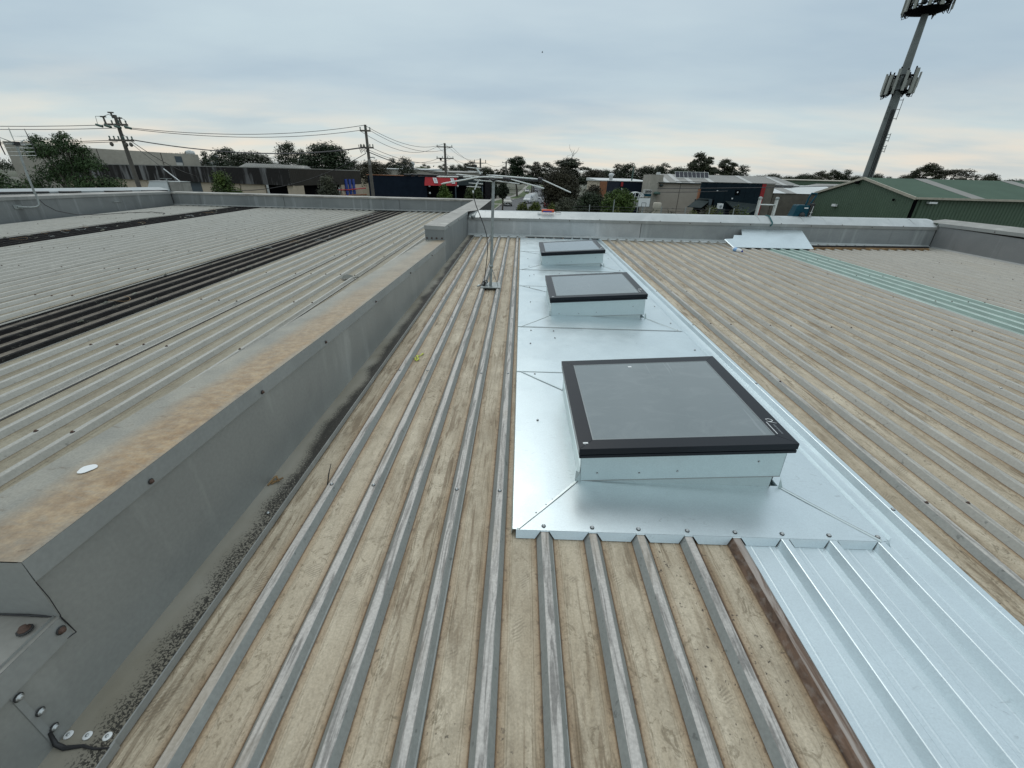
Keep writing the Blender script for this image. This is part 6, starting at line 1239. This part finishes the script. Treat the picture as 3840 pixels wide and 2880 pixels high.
TL = [
(-96.7,130,6.0,5.3,'g'), (-79.8,110,5.7,5.1,'b'), (-101.8,150,3.8,6.8,'g'), (-89.0,140,6.6,7.6,'d'), (-76.1,130,9.5,6.5,'r'),
(-92.6,170,4.6,5.6,'g'), (-60.1,120,5.0,8.3,'d'), (-55.5,118,3.2,6.6,'g'), (-43.8,105,9.6,7.1,'D'), (-54.5,150,4.6,5.2,'g'),
(-30.6,95,5.2,4.1,'b'), (-43.4,150,3.9,4.7,'g'), (-35.9,130,3.6,5.5,'g'), (-24.9,100,3.5,4.7,'d'), (-30.4,140,5.6,3.8,'b'),
(-35.6,170,3.4,5.1,'g'), (-31.9,190,3.7,5.7,'g'), (-27.0,180,3.3,5.2,'d'), (-25.2,190,4.0,5.6,'g'), (-18.3,170,5.0,6.4,'g'),
(-25.9,220,4.4,6.7,'r'), (-12.4,160,5.0,4.6,'r'), (-11.2,200,4.6,4.4,'g'), (-6.9,180,4.3,5.1,'g'), (-1.5,150,6.4,7.5,'G'),
(4.4,170,5.8,6.7,'g'), (8.1,165,6.5,6.5,'g'), (14.0,140,9.7,6.9,'G'), (24.4,160,6.5,4.9,'b'), (37.3,210,7.1,5.7,'r'),
(36.7,180,5.4,7.0,'g'), (38.1,170,6.7,7.0,'d'), (45.2,170,7.0,6.6,'r'), (54.7,190,3.7,7.2,'g'), (51.1,170,5.5,7.3,'g'),
(59.7,180,7.1,6.7,'r'), (67.4,190,3.8,7.4,'g'), (49.1,130,6.5,8.7,'G'), (57.7,135,6.2,7.5,'G'), (65.0,140,5.9,6.2,'g'),
(116.5,230,8.4,5.1,'r'), (112.1,210,7.1,5.6,'r'), (130.9,230,7.5,5.3,'r'), (119.7,200,5.8,5.9,'r'), (142.4,230,3.5,5.8,'r'),
(113.7,180,5.4,6.4,'g'), (118.6,180,5.0,6.9,'g'), (123.2,180,5.5,7.0,'g'), (141.8,200,5.1,5.5,'r'), (168.0,230,4.1,5.7,'r'),
(142.6,190,5.3,6.2,'r'), (186.5,240,5.3,6.1,'g'), (163.5,200,6.4,6.7,'b'), (110.5,130,6.0,7.5,'G'), (122.5,135,8.4,7.5,'f'),
(220.1,230,3.6,6.9,'g'), (187.6,190,5.2,7.2,'r'), (248.2,240,13.2,6.5,'r'), 
]
def where(x, y):
    px = x/y
    if px < -.62: return 'above the concrete hall'
    if px < -.30: return 'left of the centre power pole'
    if px < -.15: return 'behind the navy shop'
    if px < .02: return 'behind the aerial pole'
    if px < .13: return 'at the end of the road'
    if px < .33: return 'behind the cream brick unit'
    if px < .48: return 'behind the solar panels'
    if px < .72: return 'left of the phone tower'
    return 'above the green shed roof'
from collections import defaultdict
byw = defaultdict(list)
for t_ in TL: byw[(where(t_[0], t_[1]), t_[4])].append(t_)
ORD = ['first', 'second', 'third', 'fourth', 'fifth', 'sixth', 'seventh', 'eighth', 'ninth']
for (wh, k), lst in byw.items():
    lst.sort(key=lambda q: q[0]/q[1])
    for i, (x, y, w_, top, kk) in enumerate(lst):
        if len(lst) == 1: lab = 'the %s %s' % (KN[k], wh)
        else: lab = '%s %s from the left %s' % (ORD[i], KN[k], wh)
        plant_tree(x, y, w_, top, k, lab, group='trees along the skyline')
# unbroken low wood between them
cl = [];
for i in range(420):
    ang = -1.02+2.1*i/420+random.uniform(-.01, .01); d = random.uniform(215, 300); h = random.uniform(2.6, 4.9); cl.append((d*math.tan(ang) if abs(ang) < 1.0 else d*1.5*(1 if ang > 0 else -1), d, .2, random.uniform(3.5, 8), h))
tag(link('distant_wood', leaves_mesh('distant_wood', cl, 120000, .42, 'leaf_dark')), kind='stuff')

def shrub(name, x, y, w, top, bottom, mat, n, sz, label, cat='shrub', shape='round', trunk=True, base=G, droop=0.0, group=None, k=22):
    t_ = thing(name, label, cat, (x, y, base), group); C = []; rw = w/2; h = top-bottom
    for i in range(k):
        a = i*2.4; t = (i+.5)/k
        if shape == 'round': d = rw*.66*math.sin(math.pi*(.12+.8*t)); z = bottom+h*(.12+.76*t)
        elif shape == 'cone': d = rw*.72*(1-t)**.8; z = bottom+h*(.08+.84*t)
        elif shape == 'spread': d = rw*.78*math.sqrt(t); z = bottom+h*random.uniform(.25, .85)*(1-.35*t)
        C.append((d*math.cos(a), d*math.sin(a), z-base, rw*random.uniform(.24, .40), h*random.uniform(.13, .22)))
    C.append((0, 0, bottom+h*.42-base, rw*.62, h*.33))
    o = link('crown', leaves_mesh('crown', C, n, sz, mat, droop=droop)); o.parent = t_
    if trunk:
        m = MB(); m.tube([(0, 0, 0), (.05, 0, (bottom-base)*.6+.2), (0, .05, bottom-base+h*.35)], [.16, .12, .07], 7)
        for c in C[:7]: m.tube([(0, .03, bottom-base+h*.1), Vector(c[:3])*.6+Vector((0, 0, (bottom-base+h*.1)*.4)), c[:3]], [.08, .05, .02], 5)
        o = m.build('trunk', 'bark'); o.parent = t_
    return t_
# the big tree on the left, leaning clumps of drooping leaves
t_ = thing('pepper_tree', 'large loose green tree with drooping leaves behind the left parapet and aerial', 'tree', (-29.6, 30, G))
C = [(-2.2, 0, 3.6, 1.1, 1.0), (-1.5, .3, 5.0, 1.1, .9), (-.9, -.3, 6.5, .9, .75), (-2.0, .4, 6.3, .75, .6), (-.1, .2, 5.6, 1.1, .95), (.6, -.3, 6.75, .8, .75), (.9, .3, 6.1, .8, .7), (1.5, 0, 5.7, .8, .6), (.9, -.2, 4.5, 1.2, .9), (2.1, .3, 4.6, .9, .6), (2.9, 0, 3.9, .9, .65), (1.9, -.3, 3.4, 1.1, .8), (0, .3, 3.6, 1.3, 1.0), (-1.2, -.3, 3.2, 1.2, 1.0), (3.1, .2, 3.0, .7, .5), (-2.9, 0, 4.4, .7, .8), (-2.7, -.3, 3.0, .8, .7), (-1.4, 0, 7.1, .45, .35), (.4, 0, 7.35, .4, .3), (1.3, 0, 6.6, .45, .4), (-.2, .2, 7.0, .4, .3)]
o = link('crown', leaves_mesh('crown', C, 30000, .085, 'leaf_blue', droop=.5, asp=.35)); o.parent = t_
m = MB(); m.tube([(.4, 0, 0), (.3, 0, 1.6), (0, 0, 3.2)], [.32, .26, .18], 9)
for c in C: m.tube([(0, 0, 3.0), Vector(c[:3])*.55+Vector((0, 0, 1.2)), c[:3]], [.12, .07, .02], 5)
o = m.build('trunk', 'bark'); o.parent = t_
shrub('street_tree', -31.5, 48, 4.2, 1.0, -3.2, 'leaf_green', 9000, .10, 'bright green round tree in front of the streaked brown fascia', 'tree', 'cone')
shrub('street_tree', -29.4, 47, 1.5, -.5, -2.6, 'leaf_green', 1500, .10, 'small round bush right beside the bright green tree', 'shrub')
shrub('street_tree', -20.4, 48, 3.6, 1.0, -2.6, 'leaf_grey', 4200, .10, 'see-through grey green tree left of the tall blue boards', 'tree', 'cone')
shrub('street_tree', -9.5, 56, 2.7, .28, -2.6, 'leaf_green', 5200, .10, 'left clipped green tree below the red awning', 'tree', 'cone')
shrub('street_tree', -5.85, 56, 2.6, .35, -2.6, 'leaf_green', 5200, .10, 'green tree right of the red awning, behind the small aerial rods', 'tree')
shrub('street_tree', -5.1, 80, 2.5, .45, -2.3, 'leaf_dark', 4000, .13, 'left one of the dark street trees behind the aerial pole', 'tree')
shrub('street_tree', -3.4, 82, 2.6, .42, -2.4, 'leaf_dark', 4000, .13, 'right one of the dark street trees behind the aerial pole', 'tree')
shrub('brown_tree', 5.9, 70, 6.8, 2.6, -3.6, 'leaf_brown', 26000, .12, 'large brownish bushy tree standing right of the road', 'tree', 'round', k=40)
shrub('hedge_bush', 7.8, 88, 5.0, .5, -4.2, 'leaf_brown', 9000, .15, 'brownish bush at the roadside behind the large brown tree', 'shrub')
shrub('hedge_bush', 9.3, 60, 3.4, .6, -3.8, 'leaf_brown', 8000, .12, 'tall olive bush right of the large brown tree', 'shrub')
for i, (x, y, w_, top, mat, lab, n) in enumerate(((.15, 40, 1.5, -.62, 'leaf_yellow', 'leftmost low yellow green bush just over the far parapet', 3500), (1.25, 40, 1.7, -.55, 'leaf_yellow', 'yellow green bush in front of the white van', 3500), (2.5, 38, 1.2, -.62, 'leaf_yellow', 'small yellow green bush below the red car', 2500), (5.2, 52, 3.8, -.65, 'leaf_grey', 'grey leaved bush right of the red car', 8000), (6.8, 45, 3.4, .2, 'leaf_dark', 'dark green bush left of the biggest green bush', 9000), (8.95, 42, 3.7, .66, 'leaf_green', 'biggest fresh green bush left of the basketball board', 10000),
        (5.85, 28, 1.25, -.22, 'leaf_yellow', 'low yellow green bush below the biggest green bush', 3000), (7.0, 27, .9, -.34, 'leaf_dark', 'low dark bush left of the basketball board post', 2000), (8.3, 29, 1.6, -.45, 'leaf_dark', 'low dark bush under the basketball board', 3000), (10.2, 31, 1.5, -.42, 'leaf_grey', 'thin scrubby bush right of the basketball board', 2200), (11.4, 30, 1.4, -.34, 'leaf_yellow', 'low yellow green bush left of the flat awning', 2600), (11.75, 28, 1.3, -.10, 'leaf_yellow', 'round yellow green bush under the flat awning', 2600), (12.5, 28.5, .7, -.2, 'leaf_green', 'tiny round green bush before the office porch', 1200), (13.2, 28, .9, .10, 'leaf_yellow', 'leafy bush in front of the white air unit', 2200), (13.75, 28, 1.2, -.12, 'leaf_green', 'spreading green bush below the red stripe', 2600), (3.9, 50, 1.6, -1.3, 'leaf_grey', 'low grey bush directly behind the orange sealant tube', 2200), (17.5, 42, 2.4, -.6, 'leaf_grey', 'grey weeds in front of the beige wall', 2500))):
    shrub('garden_bush', x, y, w_, top, max(top-2.6, G), mat, n, .055 if y < 35 else .08, lab, 'shrub', 'round', trunk=False, group='bushes behind the far parapet')
# bare dead top branches
t_ = thing('bare_tree', 'pale leafless branches sticking above the tree crowns by the road', 'tree', (13.5, 139, G)); m = MB()
m.tube([(0, 0, 0), (.2, 0, 6), (.6, 0, 10.5), (1.5, 0, 13.2)], [.2, .16, .09, .04], 6)
for i in range(7): z = 8+i*.7; m.tube([(.4+.1*i, 0, z), (.4+.1*i+random.uniform(-1.6, 1.6), 0, z+1.4), (.4+.1*i+random.uniform(-2, 2), 0, z+2.4)], [.06, .04, .02], 5)
o = m.build('branches', 'roof_grey'); o.parent = t_
# yard fence and posts behind the far parapet
yf_ = thing('wire_fence', 'thin wire fence with steel posts in the scrub behind the far parapet', 'fence', (9, 27, G))
for x in (4.0, 5.4, 6.8, 8.2, 9.6, 11.0, 12.4): MB().tube([(x, 26.5, G), (x, 26.5, -.05+.3*(x == 5.4))], .03, 6).build('fence_post', 'galv', yf_)
m = MB()
for z in (-.15, -.3, -.45, -.6, -.9): m.tube([(3, 26.5, z), (13, 26.5, z)], .008, 4)
m.build('fence_wire', 'wire', yf_)

# ================================================================== cars
def paint(name, col, rough=.3): M[name] = simple(name, col, rough, 0.0, .03); M[name].node_tree.nodes['Principled BSDF'].inputs['Coat Weight'].default_value = .5
paint('car_grey', (.34, .33, .30)); paint('car_silver', (.42, .43, .44)); paint('car_dark', (.02, .025, .04)); paint('car_white', (.65, .66, .66)); paint('car_blue', (.06, .10, .2)); paint('car_red', (.30, .01, .015))
M['glass'] = simple('car_glass', (.02, .025, .03), .08, 0, .02, spec=.7); M['tyre'] = simple('tyre', (.012, .012, .012), .8); M['lampw'] = simple('headlight', (.6, .62, .6), .15); M['plate'] = simple('number_plate', (.6, .6, .55), .5)
def car(name, x, y, rz, mat, label, cat='car', kind='hatch'):
    """front faces -Y before rotation"""
    t_ = thing(name, label, cat, (x, y, G+.008)); t_.rotation_euler = (0, 0, rz)
    if kind == 'van': side = [(-2.4, .35), (-2.45, .9), (-2.1, 1.15), (-1.6, 1.95), (2.3, 2.05), (2.4, .9), (2.35, .35)]; W, gh = .92, (1.2, 1.85); L0, L1 = -1.85, -1.0
    elif kind == 'ute': side = [(-2.4, .4), (-2.45, .85), (-2.2, 1.05), (-1.2, 1.18), (-.6, 1.72), (.6, 1.76), (.85, 1.15), (2.4, 1.12), (2.45, .5), (2.3, .4)]; W, gh = .90, (1.2, 1.66); L0, L1 = -1.15, -.62
    else: side = [(-2.05, .32), (-2.12, .65), (-1.9, .86), (-1.05, .98), (-.35, 1.42), (1.1, 1.46), (1.85, 1.02), (2.05, .9), (2.08, .4), (1.95, .32)]; W, gh = .85, (1.0, 1.4); L0, L1 = -1.02, -.38
    m = MB(); n = len(side); vs = []
    for sx in (-1, -.9, .9, 1):
        for yy, zz in side:
            k = 1 if abs(sx) == 1 else 1.0; tuck = 1-.20*max(0, (zz-.95)/.55); z2 = zz-(.03 if abs(sx) == 1 and zz > .5 else 0); vs.append((sx*W*tuck, yy, z2))
    fs = []
    for a in range(3):
        for i in range(n): j = (i+1) % n; fs.append((a*n+i, a*n+j, (a+1)*n+j, (a+1)*n+i))
    fs += [tuple(range(n-1, -1, -1)), tuple(range(3*n, 4*n))]; m.add(vs, fs); b = m.build('body', mat); b.parent = t_; bv = b.modifiers.new('b', 'BEVEL'); bv.width = .05; bv.segments = 2; bv.limit_method = 'ANGLE'
    def sub(mb, nm, mt, par=t_): o = mb.build(nm, mt); o.parent = par; return o
    tk = lambda z: 1-.20*max(0, (z-.95)/.55)
    za, zb = gh; xw = W*.86
    m = MB(); m.add([(-xw*tk(za), L0-.015, za), (xw*tk(za), L0-.015, za), (xw*tk(zb)*.95, L1-.03, zb), (-xw*tk(zb)*.95, L1-.03, zb)], [(0, 1, 2, 3)]); sub(m, 'windscreen', 'glass')
    ry = {'van': 2.42, 'ute': .87, 'hatch': 1.87}[kind]; m = MB(); m.add([(-xw*.9*tk(za), ry, za+.05), (xw*.9*tk(za), ry, za+.05), (xw*.85*tk(zb), ry-(.55 if kind == 'hatch' else .05), zb), (-xw*.85*tk(zb), ry-(.55 if kind == 'hatch' else .05), zb)], [(0, 3, 2, 1)]); sub(m, 'rear_window', 'glass')
    for sx in (-1, 1):
        m = MB(); e = W+.008; m.add([(sx*e*tk(za), L0+.25, za+.02), (sx*e*tk(za), {'van': -.3, 'ute': .6, 'hatch': 1.3}[kind], za+.02), (sx*e*tk(zb), {'van': -.3, 'ute': .5, 'hatch': 1.0}[kind], zb-.06), (sx*e*tk(zb), L1+.12, zb-.06)], [(0, 1, 2, 3)]); sub(m, 'side_window', 'glass')
        m = MB(); m.box((sx*W*.62-.14, side[1][0]-.02, .66), (sx*W*.62+.14, side[1][0]+.1, .80)); sub(m, 'headlight', 'lampw')
        m = MB(); m.box((sx*(W+.02)-.08, L0+.25, za), (sx*(W+.02)+.08, L0+.33, za+.14)); sub(m, 'mirror', mat)
        for yy in (side[0][0]+.75, side[-1][0]-.7):
            m = MB(); m.lathe([(.20, -.09), (.31, -.10), (.32, 0), (.31, .10), (.20, .09)], (sx*(W-.08), yy, .32), 16, axis=(1, 0, 0)); w2 = sub(m, 'wheel', 'tyre'); m = MB(); m.lathe([(.19, 0), (.17, .02), (.05, .03)], (sx*(W+.005), yy, .32), 12, axis=(sx, 0, 0)); sub(m, 'rim', 'car_silver', w2)
    m = MB(); m.box((-.5, side[1][0]-.02, .45), (.5, side[1][0]+.05, .62)); sub(m, 'grille', 'dark_open'); m = MB(); m.box((-.19, side[1][0]-.045, .42), (.19, side[1][0]-.025, .52)); sub(m, 'number_plate', 'plate')
    return t_
car('parked_ute', -3.15, 100.4, .12, 'car_grey', 'pale grey ute parked facing us at the left kerb', 'ute', 'ute')
car('parked_car', 2.2, 189, .06, 'car_silver', 'distant silver car parked at the left side of the road end', 'car')
car('parked_car', 6.0, 198, 0, 'car_dark', 'distant dark car in the middle of the road end', 'car', 'ute')
car('parked_van', 2.1, 113, -.35, 'car_white', 'white van half hidden behind yellow green bushes on the road', 'van', 'van')
car('parked_van', 3.1, 123, -.3, 'car_white', 'second white van close behind the first white van', 'van', 'van')
car('parked_car', 5.2, 111, .35, 'car_silver', 'pale silver car parked right of the white van', 'car')
car('parked_car', 7.1, 130, .1, 'car_blue', 'blue car parked at the right kerb behind the silver car', 'car')
car('parked_car', 5.7, 97.5, 0.0, 'car_red', 'red hatchback on the road above the orange sealant tube', 'car')

shrub('pepper_tree', -37.6, 32, 4.0, 1.0, -2.5, 'leaf_blue', 6000, .09, 'green shrub at the left frame edge beside the large drooping tree', 'tree', 'round')
